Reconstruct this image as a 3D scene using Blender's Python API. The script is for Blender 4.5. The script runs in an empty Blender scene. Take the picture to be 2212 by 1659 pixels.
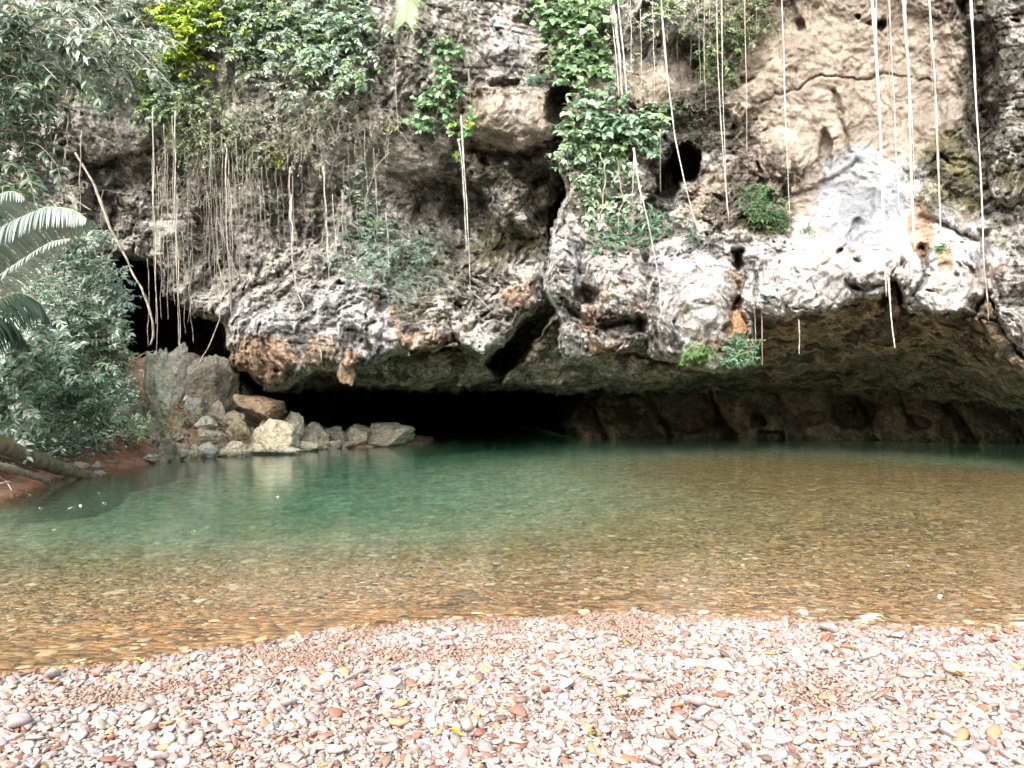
import bpy, math, random
import numpy as np
from math import radians

# ------------------------------------------------------------------ camera, light, exposure
scene = bpy.context.scene
F, UC, HV = 1670.0, 1105.5, 872.0          # focal length, centre column and horizon row, in photo pixels (2211 wide)
CAM_Z = 1.6
cam_d = bpy.data.cameras.new("camera"); cam = bpy.data.objects.new("camera", cam_d)
scene.collection.objects.link(cam); scene.camera = cam
cam_d.sensor_width = 36.0; cam_d.lens = 36.0 * F / 2211.0
cam_d.shift_y = (HV - 829.5) / 2211.0
cam_d.clip_end = 400.0
cam.location = (0, 0, CAM_Z); cam.rotation_euler = (radians(90), 0, 0)

SUN_EL, SUN_AZ = 40.0, 200.0               # azimuth clockwise from +Y: behind and a little left of the camera
world = bpy.data.worlds.new("World"); scene.world = world; world.use_nodes = True
wn, wl = world.node_tree.nodes, world.node_tree.links
bg = wn["Background"]; sky = wn.new("ShaderNodeTexSky"); sky.sky_type = 'NISHITA'; sky.sun_disc = False
sky.sun_elevation = radians(SUN_EL); sky.sun_rotation = radians(SUN_AZ)
sky.air_density = 1.0; sky.dust_density = 6.0; sky.ozone_density = 0.6
hs = wn.new("ShaderNodeHueSaturation"); hs.inputs['Saturation'].default_value = 0.42
wl.new(sky.outputs[0], hs.inputs['Color']); wl.new(hs.outputs[0], bg.inputs[0]); bg.inputs[1].default_value = 0.15
sl = bpy.data.lights.new("sun", 'SUN'); sun = bpy.data.objects.new("sun", sl); scene.collection.objects.link(sun)
sl.energy = .8; sl.angle = radians(60); sl.color = (1.0, 0.97, 0.92)
el, az = radians(SUN_EL), radians(SUN_AZ)
from mathutils import Vector
sd = Vector((math.sin(az) * math.cos(el), math.cos(az) * math.cos(el), math.sin(el)))
sun.rotation_euler = sd.to_track_quat('Z', 'Y').to_euler()
scene.view_settings.view_transform = 'Standard'; scene.view_settings.look = 'None'
scene.view_settings.exposure = 1.55; scene.view_settings.gamma = 1.0
scene.cycles.max_bounces = 7; scene.cycles.diffuse_bounces = 4; scene.cycles.glossy_bounces = 3
scene.cycles.transparent_max_bounces = 12; scene.cycles.use_denoising = True
scene.cycles.sample_clamp_indirect = 6.0

# ------------------------------------------------------------------ noise, numpy
_r = np.random.RandomState(7)
PERM = np.concatenate([_r.permutation(1024)] * 3).astype(np.int32)
_g = _r.normal(size=(1024, 3)); GRAD = (_g / np.linalg.norm(_g, axis=1)[:, None]).astype(np.float32)
VALS = _r.rand(1024).astype(np.float32)

def _hash(i, j, k):
    return PERM[PERM[PERM[i & 1023] + (j & 1023)] + (k & 1023)]

def noise(x, y, z, s=1.0, o=0.0):
    x = np.asarray(x, np.float32) * s + o + 37.3; y = np.asarray(y, np.float32) * s + o * 1.7 + 11.1; z = np.asarray(z, np.float32) * s - o * .6 + 5.7
    xi, yi, zi = np.floor(x), np.floor(y), np.floor(z)
    fx, fy, fz = x - xi, y - yi, z - zi
    xi, yi, zi = xi.astype(np.int32), yi.astype(np.int32), zi.astype(np.int32)
    u, v, w = [t * t * t * (t * (t * 6 - 15) + 10) for t in (fx, fy, fz)]
    r = 0
    for a in (0, 1):
        wa = u if a else 1 - u
        for b in (0, 1):
            wb = v if b else 1 - v
            for c in (0, 1):
                wc = w if c else 1 - w
                g = GRAD[_hash(xi + a, yi + b, zi + c)]
                r = r + wa * wb * wc * (g[..., 0] * (fx - a) + g[..., 1] * (fy - b) + g[..., 2] * (fz - c))
    return r * 1.55                                   # about -1..1

def fbm(x, y, z, s, n=4, o=0.0, gain=.5):
    r, a, t = 0, 1.0, 0.0
    for i in range(n):
        r = r + a * noise(x, y, z, s * 2.03 ** i, o + i * 9.1); t += a; a *= gain
    return r / t * 1.3

def billow(x, y, z, s, n=4, o=0.0, gain=.5):
    r, a, t = 0, 1.0, 0.0
    for i in range(n):
        r = r + a * np.abs(noise(x, y, z, s * 2.03 ** i, o + i * 9.1)); t += a; a *= gain
    return r / t * 2.2                                # 0..~1, creased at 0

def worley(x, y, z, s, o=0.0):
    x = np.asarray(x, np.float32) * s + o; y = np.asarray(y, np.float32) * s + o; z = np.asarray(z, np.float32) * s + o
    xi, yi, zi = np.floor(x).astype(np.int32), np.floor(y).astype(np.int32), np.floor(z).astype(np.int32)
    f1 = np.full(x.shape, 9., np.float32); f2 = f1.copy(); cid = np.zeros(x.shape, np.float32)
    for a in (-1, 0, 1):
        for b in (-1, 0, 1):
            for c in (-1, 0, 1):
                h = _hash(xi + a, yi + b, zi + c)
                d = (xi + a + VALS[h] - x) ** 2 + (yi + b + VALS[(h + 311) & 1023] - y) ** 2 + (zi + c + VALS[(h + 677) & 1023] - z) ** 2
                near = d < f1
                f2 = np.where(near, f1, np.minimum(f2, d)); cid = np.where(near, VALS[(h + 91) & 1023], cid); f1 = np.where(near, d, f1)
    return np.sqrt(f1), np.sqrt(f2), cid

def sstep(a, b, x):
    t = np.clip((x - a) / (b - a), 0, 1); return t * t * (3 - 2 * t)

def poly_sdf(px, py, pts):
    """signed distance, negative inside"""
    pts = np.asarray(pts, np.float32); d = np.full(px.shape, 1e9, np.float32); inside = np.zeros(px.shape, bool)
    n = len(pts)
    for i in range(n):
        ax, ay = pts[i]; bx, by = pts[(i + 1) % n]
        ex, ey = bx - ax, by - ay
        t = np.clip(((px - ax) * ex + (py - ay) * ey) / (ex * ex + ey * ey + 1e-9), 0, 1)
        d = np.minimum(d, (px - ax - t * ex) ** 2 + (py - ay - t * ey) ** 2)
        c = (ay > py) != (by > py)
        with np.errstate(divide='ignore', invalid='ignore'):
            inside ^= c & (px < ex * (py - ay) / (ey if ey != 0 else 1e-9) + ax)
    d = np.sqrt(d); return np.where(inside, -d, d)

def line_dist(px, py, pts):
    d = np.full(px.shape, 1e9, np.float32)
    for (ax, ay), (bx, by) in zip(pts[:-1], pts[1:]):
        ex, ey = bx - ax, by - ay
        t = np.clip(((px - ax) * ex + (py - ay) * ey) / (ex * ex + ey * ey + 1e-9), 0, 1)
        d = np.minimum(d, (px - ax - t * ex) ** 2 + (py - ay - t * ey) ** 2)
    return np.sqrt(d)

def tps(anchors, px, py):
    """thin plate spline through (u, v, value) anchors"""
    a = np.array(anchors, np.float64); S = 500.0; P = a[:, :2] / S; n = len(P)
    def K(r2): return np.where(r2 > 1e-12, .5 * r2 * np.log(r2 + 1e-12), 0)
    M = np.zeros((n + 3, n + 3)); M[:n, :n] = K(((P[:, None] - P[None]) ** 2).sum(-1)) + np.eye(n) * 1e-3
    M[:n, n] = 1; M[:n, n + 1:] = P; M[n, :n] = 1; M[n + 1:, :n] = P.T
    w = np.linalg.solve(M, np.concatenate([a[:, 2], [0, 0, 0]]))
    X, Y = px / S, py / S; r = w[n] + w[n + 1] * X + w[n + 2] * Y
    for i in range(n): r = r + w[i] * K((X - P[i, 0]) ** 2 + (Y - P[i, 1]) ** 2)
    return r

# ------------------------------------------------------------------ mesh and tagging helpers
COL = scene.collection
def mesh_np(name, V, Fs, mat, C=None, parent=None, origin=None, smooth=True, extra=None):
    """Fs: one (n,k) array or a list of them"""
    V = np.asarray(V, np.float32)
    if origin is not None: V = V - np.asarray(origin, np.float32)
    Fs = Fs if isinstance(Fs, list) else [Fs]
    if not hasattr(Fs[0], 'shape'): Fs = [np.array(Fs)]
    Fs = [np.asarray(f, np.int32) for f in Fs if len(f)]
    me = bpy.data.meshes.new(name)
    me.vertices.add(len(V)); me.vertices.foreach_set("co", V.ravel())
    nl = sum(f.size for f in Fs); me.loops.add(nl)
    me.loops.foreach_set("vertex_index", np.concatenate([f.ravel() for f in Fs]))
    tot = np.concatenate([np.full(len(f), f.shape[1], np.int32) for f in Fs])
    st = np.concatenate([[0], np.cumsum(tot)[:-1]]).astype(np.int32)
    me.polygons.add(len(tot)); me.polygons.foreach_set("loop_start", st)
    me.polygons.foreach_set("use_smooth", np.full(len(tot), smooth))
    me.update(calc_edges=True)
    if C is not None:
        at = me.attributes.new("Col", 'FLOAT_COLOR', 'POINT')
        c4 = np.ones((len(V), 4), np.float32); c4[:, :3] = C; at.data.foreach_set("color", c4.ravel())
    for k, val in (extra or {}).items():
        at = me.attributes.new(k, 'FLOAT', 'POINT'); at.data.foreach_set("value", np.asarray(val, np.float32).ravel())
    me.materials.append(mat)
    o = bpy.data.objects.new(name, me); COL.objects.link(o)
    if origin is not None and parent is None: o.location = origin
    if parent is not None: o.parent = parent
    return o

def tag(o, label=None, cat=None, group=None, kind=None):
    if label: o['label'] = label
    if cat: o['category'] = cat
    if group: o['group'] = group
    if kind: o['kind'] = kind
    return o

def empty(name, loc, label, cat, group=None):
    o = bpy.data.objects.new(name, None); COL.objects.link(o); o.location = loc; o.empty_display_size = .1
    return tag(o, label, cat, group)

def at(u, v, Y):
    return np.array([(u - UC) / F * Y, Y, CAM_Z + (HV - v) / F * Y])

# ------------------------------------------------------------------ materials
def new_mat(name):
    m = bpy.data.materials.new(name); m.use_nodes = True
    nt = m.node_tree; return m, nt.nodes, nt.links, nt.nodes["Principled BSDF"]

def rock_mat(name, bump=.5, fine=14.0, rough=.85, contrast=.5, wet=0.0, blot=3.0, rgh=False):
    m, N, L, P = new_mat(name)
    a = N.new("ShaderNodeAttribute"); a.attribute_name = "Col"
    tc = N.new("ShaderNodeTexCoord")
    n1 = N.new("ShaderNodeTexNoise"); n1.inputs['Scale'].default_value = fine; n1.inputs['Detail'].default_value = 8; n1.inputs['Roughness'].default_value = .65
    n2 = N.new("ShaderNodeTexNoise"); n2.inputs['Scale'].default_value = blot; n2.inputs['Detail'].default_value = 6; n2.inputs['Roughness'].default_value = .6; n2.inputs['Distortion'].default_value = .8
    vo = N.new("ShaderNodeTexVoronoi"); vo.inputs['Scale'].default_value = fine * .55; vo.feature = 'F1'
    for n in (n1, n2, vo): L.new(tc.outputs['Object'], n.inputs['Vector'])
    mr = N.new("ShaderNodeMapRange"); mr.inputs[1].default_value = .3; mr.inputs[2].default_value = .7; mr.inputs[3].default_value = 1 - contrast; mr.inputs[4].default_value = 1 + contrast * .75
    L.new(n1.outputs['Fac'], mr.inputs[0])
    mr2 = N.new("ShaderNodeMapRange"); mr2.inputs[1].default_value = .35; mr2.inputs[2].default_value = .65; mr2.inputs[3].default_value = 1 - contrast * .45; mr2.inputs[4].default_value = 1 + contrast * .35
    L.new(n2.outputs['Fac'], mr2.inputs[0])
    mu = N.new("ShaderNodeMath"); mu.operation = 'MULTIPLY'; L.new(mr.outputs[0], mu.inputs[0]); L.new(mr2.outputs[0], mu.inputs[1])
    if rgh:                                           # hairline cracks, seep streaks; smoother faces are plainer in colour
        dn = N.new("ShaderNodeTexNoise"); dn.inputs['Scale'].default_value = 1.3; dn.inputs['Detail'].default_value = 5; L.new(tc.outputs['Object'], dn.inputs['Vector'])
        dm = N.new("ShaderNodeMix"); dm.data_type = 'VECTOR'; dm.inputs[0].default_value = .55; L.new(tc.outputs['Object'], dm.inputs[4]); L.new(dn.outputs['Color'], dm.inputs[5])
        for sc_, th_, dk_ in ((1.9, .030, .45), (5.5, .045, .65)):
            ve = N.new("ShaderNodeTexVoronoi"); ve.feature = 'DISTANCE_TO_EDGE'; ve.inputs['Scale'].default_value = sc_; L.new(dm.outputs[1], ve.inputs['Vector'])
            ma_ = N.new("ShaderNodeTexNoise"); ma_.inputs['Scale'].default_value = sc_ * .6; L.new(tc.outputs['Object'], ma_.inputs['Vector'])
            th = N.new("ShaderNodeMapRange"); th.inputs[1].default_value = .46; th.inputs[2].default_value = .62; th.inputs[3].default_value = 0; th.inputs[4].default_value = th_; L.new(ma_.outputs['Fac'], th.inputs[0])
            cr_ = N.new("ShaderNodeMapRange"); cr_.inputs[1].default_value = 0; cr_.inputs[3].default_value = dk_; cr_.inputs[4].default_value = 1; L.new(ve.outputs['Distance'], cr_.inputs[0]); L.new(th.outputs[0], cr_.inputs[2])
            m3 = N.new("ShaderNodeMath"); m3.operation = 'MULTIPLY'; L.new(mu.outputs[0], m3.inputs[0]); L.new(cr_.outputs[0], m3.inputs[1]); mu = m3
        sp = N.new("ShaderNodeMapping"); sp.inputs['Scale'].default_value = (5.5, 5.5, .55); L.new(dm.outputs[1], sp.inputs['Vector'])
        sn = N.new("ShaderNodeTexNoise"); sn.inputs['Scale'].default_value = 1; sn.inputs['Detail'].default_value = 4; L.new(sp.outputs[0], sn.inputs['Vector'])
        sr = N.new("ShaderNodeMapRange"); sr.inputs[1].default_value = .35; sr.inputs[2].default_value = .62; sr.inputs[3].default_value = .80; sr.inputs[4].default_value = 1.34; L.new(sn.outputs['Fac'], sr.inputs[0])
        m4 = N.new("ShaderNodeMath"); m4.operation = 'MULTIPLY'; L.new(mu.outputs[0], m4.inputs[0]); L.new(sr.outputs[0], m4.inputs[1]); mu = m4
        ar = N.new("ShaderNodeAttribute"); ar.attribute_name = "Rgh"
        s1 = N.new("ShaderNodeMath"); s1.operation = 'SUBTRACT'; L.new(mu.outputs[0], s1.inputs[0]); s1.inputs[1].default_value = 1
        s2 = N.new("ShaderNodeMath"); s2.operation = 'MULTIPLY_ADD'; L.new(s1.outputs[0], s2.inputs[0]); L.new(ar.outputs['Fac'], s2.inputs[1]); s2.inputs[2].default_value = 1; mu = s2
    vm = N.new("ShaderNodeVectorMath"); vm.operation = 'SCALE'; L.new(a.outputs['Color'], vm.inputs[0]); L.new(mu.outputs[0], vm.inputs['Scale'])
    L.new(vm.outputs[0], P.inputs['Base Color'])
    P.inputs['Roughness'].default_value = rough; P.inputs['Specular IOR Level'].default_value = .3
    ad = N.new("ShaderNodeMath"); ad.operation = 'MULTIPLY_ADD'; L.new(vo.outputs['Distance'], ad.inputs[0]); ad.inputs[1].default_value = .6; L.new(n1.outputs['Fac'], ad.inputs[2])
    b = N.new("ShaderNodeBump"); b.inputs['Strength'].default_value = bump; b.inputs['Distance'].default_value = .12
    if rgh: s3 = N.new("ShaderNodeMath"); s3.operation = 'MULTIPLY'; L.new(ar.outputs['Fac'], s3.inputs[0]); s3.inputs[1].default_value = bump; L.new(s3.outputs[0], b.inputs['Strength'])
    L.new(ad.outputs[0], b.inputs['Height']); L.new(b.outputs[0], P.inputs['Normal'])
    return m

def col_mat(name, rough=.6, spec=.4, var=.0, scale=20., bump=0., transl=0.0):
    m, N, L, P = new_mat(name)
    a = N.new("ShaderNodeAttribute"); a.attribute_name = "Col"
    src = a.outputs['Color']
    if var or bump:
        tc = N.new("ShaderNodeTexCoord"); n1 = N.new("ShaderNodeTexNoise"); n1.inputs['Scale'].default_value = scale; n1.inputs['Detail'].default_value = 5
        L.new(tc.outputs['Object'], n1.inputs['Vector'])
        mr = N.new("ShaderNodeMapRange"); mr.inputs[1].default_value = .3; mr.inputs[2].default_value = .7; mr.inputs[3].default_value = 1 - var; mr.inputs[4].default_value = 1 + var
        L.new(n1.outputs['Fac'], mr.inputs[0])
        vm = N.new("ShaderNodeVectorMath"); vm.operation = 'SCALE'; L.new(src, vm.inputs[0]); L.new(mr.outputs[0], vm.inputs['Scale']); src = vm.outputs[0]
        if bump:
            b = N.new("ShaderNodeBump"); b.inputs['Strength'].default_value = bump; b.inputs['Distance'].default_value = .03
            L.new(n1.outputs['Fac'], b.inputs['Height']); L.new(b.outputs[0], P.inputs['Normal'])
    L.new(src, P.inputs['Base Color']); P.inputs['Roughness'].default_value = rough; P.inputs['Specular IOR Level'].default_value = spec
    if transl:
        tr = N.new("ShaderNodeBsdfTranslucent"); L.new(src, tr.inputs['Color']); mx = N.new("ShaderNodeMixShader"); mx.inputs[0].default_value = transl
        out = N["Material Output"]; L.new(P.outputs[0], mx.inputs[1]); L.new(tr.outputs[0], mx.inputs[2]); L.new(mx.outputs[0], out.inputs['Surface'])
    return m

M_CLIFF = rock_mat("limestone", bump=1.0, fine=11.0, contrast=.60, blot=1.6, rgh=True)
M_ROCK = rock_mat("boulder_stone", bump=.9, fine=10.0, contrast=.45, blot=2.5)
M_BANK = rock_mat("clay_and_rubble", bump=.8, fine=16.0, contrast=.5, blot=4.0)
# ------------------------------------------------------------------ the cliff: a continuous rock face, overhang, ceiling and cave wall
STEP = 2.6
us = np.arange(-330, 2560, STEP, dtype=np.float32); vs = np.arange(-420, 1024, STEP, dtype=np.float32)
U0, V0 = np.meshgrid(us, vs); NV, NU = U0.shape
zz = np.zeros_like(U0)
# rough outlines: warp before reading the masses
wu = fbm(U0, V0, zz, 1 / 95., 4, 3.) * 16 + fbm(U0, V0, zz, 1 / 22., 3, 8.) * 7
wv = fbm(U0, V0, zz, 1 / 85., 4, 13.) * 13 + fbm(U0, V0, zz, 1 / 20., 3, 18.) * 7
U, V = U0 + wu, V0 + wv
# inner cave: back wall and tunnel
B = tps([(-300, -300, 30), (-300, 950, 30), (100, 600, 36), (290, 620, 48), (350, 700, 44), (420, 760, 38), (500, 800, 38), (600, 900, 46), (800, 860, 60), (800, 1000, 62), (1000, 900, 72), (1150, 900, 66),
         (1215, 900, 40), (1300, 900, 37), (1400, 1000, 36.5), (1700, 900, 35.5), (1900, 900, 34), (2100, 900, 32.5), (2211, 950, 31), (2400, 950, 29), (2400, -300, 30), (1800, 0, 36), (900, 0, 40), (1250, 1010, 38)], U, V)
B = np.clip(B, 27, 75)
def mass(B, pts, anchors, edge, roll, jump=.0):
    sd_ = poly_sdf(U, V, pts); D = tps(anchors, U, V)
    t = np.clip(-sd_ / edge, 0, 1); D = D + roll * (1 - np.sqrt(np.clip(1 - (1 - t) ** 2, 0, 1)))
    return np.where(sd_ < 0, D, B), sd_
# arched pockets and pillars on the inner wall
for (cx, cy, rx, ry, a) in [(1640, 912, 17, 15, 1.8), (1840, 890, 45, 35, 1.2), (1750, 905, 40, 16, .9), (1665, 940, 30, 12, 1.0), (1980, 915, 26, 20, 1.0), (1480, 900, 60, 40, .8)]:
    r2 = ((U - cx) / rx) ** 2 + ((V - cy) / ry) ** 2; B = B + a * sstep(1.1, .5, r2)
Us = U - (V - 880) * .55
for u0_, u1_, k_ in [(1190, 1275, 2.2), (1275, 1420, 1.6), (1420, 1560, 2.6), (1560, 1700, .8), (1700, 1865, 2.4), (1865, 1960, 1.0), (1960, 2075, 2.4), (2075, 2180, 1.8)]:
    tt = (Us - u0_) / (u1_ - u0_); B = B + np.where((tt >= 0) & (tt < 1), .75 * k_ * np.clip(tt, 0, 1) ** 2.5, 0)
s = 1.3
CEIL = [(560, 800), (700, 750), (1100, 730), (1180, 600), (1640, 640), (2300, 560), (2900, 600), (2900, 1060), (2480, 960), (2300, 905), (2211, 888), (2100, 868), (1900, 855), (1700, 850), (1500, 847), (1200, 846), (900, 845), (700, 846), (600, 842)]
D1, sdc = mass(B, CEIL, [(640, 835, 31), (700, 838, 33), (900, 842, 35), (1100, 843, 36), (1500, 845, 36), (1750, 845, 35), (1900, 850, 33), (2050, 860, 31), (2211, 885, 27), (2600, 930, 21),
        (1650, 720, 25.4), (1350, 800, 28.5), (1450, 815, 31), (1200, 740, 29), (1900, 740, 24.5), (2100, 745, 23), (1000, 800, 29), (760, 800, 29), (1900, 800, 29), (1700, 800, 30), (2211, 800, 22.5), (2211, 740, 20.5), (2050, 790, 26.5), (1900, 600, 23), (2250, 560, 20), (2500, 700, 18), (1150, 820, 33), (1000, 830, 33.5)], 6, .8)
# smooth hanging slab between the two masses
D1, _ = mass(D1, [(1080, 834), (1128, 778), (1168, 722), (1215, 660), (1300, 800), (1400, 800), (1380, 826), (1200, 832)], [(1120, 800, 28.5), (1200, 700, 27.6), (1350, 815, 28.6), (1150, 825, 30)], 14, .7)
# bulky blocks that hang under the roof behind the lip, and the dark cleft between the two masses
rough_in = np.zeros_like(U)
for pts_, an_, ed_ in [([(745, 790), (860, 765), (980, 750), (1060, 765), (1092, 790), (1075, 822), (1015, 836), (965, 826), (915, 841), (850, 836), (790, 843), (752, 838)], [(760, 810, 28.2), (900, 800, 28.0), (1060, 800, 28.3), (930, 840, 28.8)], 26),
        ([(1225, 780), (1300, 760), (1500, 780), (1520, 812), (1450, 822), (1400, 812), (1350, 826), (1290, 818), (1250, 800)], [(1240, 790, 26.6), (1500, 800, 26.4), (1380, 822, 27.2)], 22),
        ([(2120, 690), (2180, 700), (2260, 760), (2300, 860), (2211, 815), (2150, 770)], [(2150, 720, 20.8), (2260, 800, 19.8), (2200, 700, 20.5)], 16)]:
    D1, _s = mass(D1, pts_, an_, ed_, 1.1); rough_in = np.where(_s < 0, 1, rough_in)
_cl = line_dist(U, V, [(1075, 790), (1120, 735), (1158, 690), (1186, 640)]); D1 = D1 + 6.5 * sstep(30, 12, _cl)
LEFT = [(-700, -700), (1290, -700), (1290, 350), (1195, 365), (1205, 420), (1190, 460), (1192, 520), (1182, 600), (1165, 655), (1120, 702), (1092, 745), (1045, 775), (1005, 765), (985, 742), (940, 762), (900, 757), (855, 768), (800, 795), (768, 800), (765, 826), (735, 828), (724, 800), (690, 806), (650, 822), (600, 842), (565, 838), (528, 815), (500, 790), (484, 742), (470, 700), (420, 690), (385, 660), (350, 640), (342, 590), (330, 572), (300, 566), (262, 556), (236, 590), (236, 700), (262, 780), (330, 900), (330, 1200), (-700, 1200)]
D2, sd2 = mass(D1, LEFT, [(540, 780, 25.8), (800, 770, 25.3), (1050, 740, 26), (800, 640, 25.7), (560, 680, 26.3), (600, 520, 28.2), (460, 600, 28.6), (1000, 450, 28.6), (1100, 540, 28.6), (880, 500, 28.4), (900, 320, 26.9), (620, 330, 27), (400, 330, 27.6), (250, 420, 28), (300, 560, 28.5), (150, 400, 28), (0, 200, 26), (240, 250, 27), (1080, 300, 26.2), (1200, 200, 26), (700, 0, 25.4), (1100, 0, 26), (400, 0, 26), (0, -300, 25), (800, -400, 25), (1250, -400, 25.5), (-300, 300, 25), (200, 560, 28.2), (200, 800, 27.5), (0, 700, 25), (-300, 900, 22), (0, 1050, 22), (250, 900, 27.5)], 26, 2.0)
RIGHT = [(1175, -700), (1175, 300), (1205, 360), (1212, 440), (1192, 520), (1176, 590), (1180, 640), (1203, 690), (1212, 770), (1235, 792), (1262, 786), (1300, 770), (1335, 772), (1395, 742), (1402, 770), (1440, 778), (1475, 778), (1500, 795), (1545, 810), (1600, 803), (1625, 790), (1630, 700), (1700, 694), (1760, 681), (1800, 670), (1850, 655), (1905, 642), (1935, 606), (1945, 660), (1965, 683), (2050, 690), (2110, 684), (2135, 640), (2150, 690), (2200, 770), (2240, 800), (2500, 860), (2900, 900), (2900, -700)]
RA = [(1200, 600, 24.3), (1500, 640, 23.6), (1540, 780, 23.6), (1250, 760, 24.8), (1650, 640, 23.5), (1750, 620, 22.9), (1900, 570, 22.2), (2050, 640, 21.3), (2200, 620, 20.6), (2200, 740, 20.2), (1300, 450, 25.8), (1470, 360, 26.2), (1600, 420, 25.4), (1700, 200, 24.8), (1700, 0, 24.4), (2000, 200, 23.6), (1900, 430, 23.6), (2200, 0, 22), (2200, 300, 21.6), (1300, 200, 25.6), (1300, -100, 25.6), (1750, 450, 24.5), (2500, 300, 19.5), (2000, -400, 23), (1400, -500, 24.5), (2500, 800, 18)]
D3, sd3 = mass(D2, RIGHT, RA, 22, 1.7)
_w = sstep(1110, 1240, U); _top = D2 * (1 - _w) + tps(RA, U, V) * _w; _k = sstep(370, 270, V) * sstep(1060, 1110, U) * sstep(1300, 1240, U)
D = D3 * (1 - _k) + _top * _k
inL, inR = (sd2 < 0) & (D3 >= D2 - 1e-4), sd3 < 0
fg = inL | inR
# bulges (u, v, radius u, radius v, metres towards the viewer) and hollows (negative)
for (cx, cy, rx, ry, a) in [
        (1490, 655, 105, 120, .9), (1330, 630, 85, 95, .75), (1215, 590, 45, 80, .7), (1550, 770, 80, 40, .5), (1660, 600, 70, 95, .55), (1760, 600, 90, 85, .5), (1900, 560, 80, 75, .7),
        (2050, 600, 85, 95, .6), (1300, 740, 75, 40, .5), (1230, 740, 35, 50, .45), (560, 750, 85, 85, .7), (700, 740, 70, 90, .55), (800, 690, 80, 90, .6), (760, 790, 22, 36, .6), (905, 730, 80, 36, .6),
        (1050, 720, 60, 50, .6), (1110, 660, 60, 60, .5), (950, 660, 60, 40, .4), (1115, 445, 70, 70, .8), (560, 480, 90, 120, .5), (1100, 250, 130, 70, .7), (1450, 200, 110, 60, .4),
        (1680, 330, 90, 60, .4), (2190, 350, 60, 100, .9), (1620, 470, 90, 50, .4), (240, 240, 90, 120, .7), (900, 250, 110, 140, .5), (1560, 60, 60, 80, .4), (2160, 720, 60, 60, .7), (700, 240, 130, 170, .5),
        (1478, 352, 38, 46, -4.2), (1440, 395, 26, 50, -3.2), (1415, 460, 24, 40, -1.8), (1205, 230, 26, 60, -1.3), (1145, 360, 45, 50, -1.2), (1170, 430, 40, 70, -1.4), (1265, 640, 26, 22, -.9),
        (1595, 560, 14, 30, -1.0), (1590, 655, 16, 20, -.9), (1930, 640, 26, 40, -1.2), (2110, 655, 18, 22, -.7), (1720, 50, 12, 16, -.35), (1890, 50, 20, 8, -.5), (1905, 55, 12, 16, -.5), (1852, 35, 8, 10, -.4),
        (1480, 130, 50, 60, -.7), (1400, 80, 34, 90, -.7), (2120, 200, 40, 180, -.8), (1540, 300, 70, 70, -.2), (1780, 330, 16, 50, -.5), (1700, 420, 12, 24, -.7), (1660, 430, 16, 26, -.7), (1650, 410, 10, 30, -.5),
        (950, 430, 60, 60, -.9), (1000, 480, 60, 90, -.7), (1060, 320, 60, 40, -.7), (640, 460, 60, 120, -.6), (700, 480, 30, 100, -.7), (460, 540, 60, 120, -.5), (270, 380, 90, 40, -.9), (220, 470, 50, 60, -.6),
        (835, 660, 25, 20, -.4), (1160, 660, 12, 12, -.3), (985, 665, 12, 10, -.6), (1350, 700, 60, 30, -.6), (900, 600, 80, 50, -.4), (1000, 215, 40, 60, -.5), (1090, 180, 30, 14, -.4), (1850, 560, 12, 7, -.4), (1810, 540, 6, 8, -.5)]:
    r2 = ((U - cx) / rx) ** 2 + ((V - cy) / ry) ** 2
    D = D - fg * (a * np.sqrt(np.clip(1 - r2, 0, 1)) if a > 0 else a * sstep(1.15, .35, r2))
def crease(pts, w, a):
    global D
    D = D + fg * a * np.exp(-(line_dist(U, V, pts) / w) ** 2)
for pts, w, a in [([(1396, 560), (1400, 640), (1385, 700), (1396, 745)], 9, .7), ([(1262, 540), (1250, 610), (1275, 660)], 8, .5), ([(1590, 550), (1600, 600), (1582, 660), (1600, 720)], 8, .7),
        ([(1640, 560), (1625, 640), (1640, 700)], 6, .35), ([(1830, 610), (1870, 622), (1930, 600), (1950, 570)], 6, .5), ([(1990, 540), (1995, 600), (1970, 640)], 8, .6), ([(2125, 500), (2130, 640)], 9, .6),
        ([(1210, 640), (1235, 680), (1300, 700), (1395, 690)], 7, .55), ([(985, 400), (1000, 500), (985, 600)], 12, .5), ([(1040, 345), (1110, 330), (1200, 322)], 8, .7), ([(980, 320), (1060, 335), (1215, 300)], 5, .4),
        ([(845, 380), (900, 430), (905, 520)], 10, .5), ([(1010, 720), (1060, 690), (1100, 690)], 7, .5), ([(860, 745), (880, 700), (960, 700), (985, 735)], 6, .4), ([(640, 600), (720, 590)], 6, .3),
        ([(1350, 220), (1400, 240), (1480, 232), (1500, 250)], 4, .35), ([(1640, 222), (1672, 205), (1720, 192), (1780, 160), (1850, 172), (1930, 160), (2010, 178)], 2.6, .16), ([(1800, 200), (1818, 260), (1832, 330)], 5, .3), ([(1640, 222), (1630, 260), (1608, 262)], 2.5, .14), ([(1215, 200), (1205, 330)], 12, .5),
        ([(190, 365), (260, 345), (330, 325)], 6, .6), ([(2080, 0), (2110, 150), (2130, 400)], 14, .6), ([(1500, 100), (1520, 260)], 14, .5), ([(1700, 430), (1780, 400), (1850, 350)], 8, .3),
        ([(1990, 470), (2060, 490), (2110, 520)], 7, .4), ([(1850, 480), (1800, 560), (1760, 585)], 7, .35), ([(740, 640), (790, 620), (850, 650)], 5, .3), ([(480, 720), (520, 640), (600, 600)], 10, .4)]:
    crease(pts, w, a)
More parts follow.
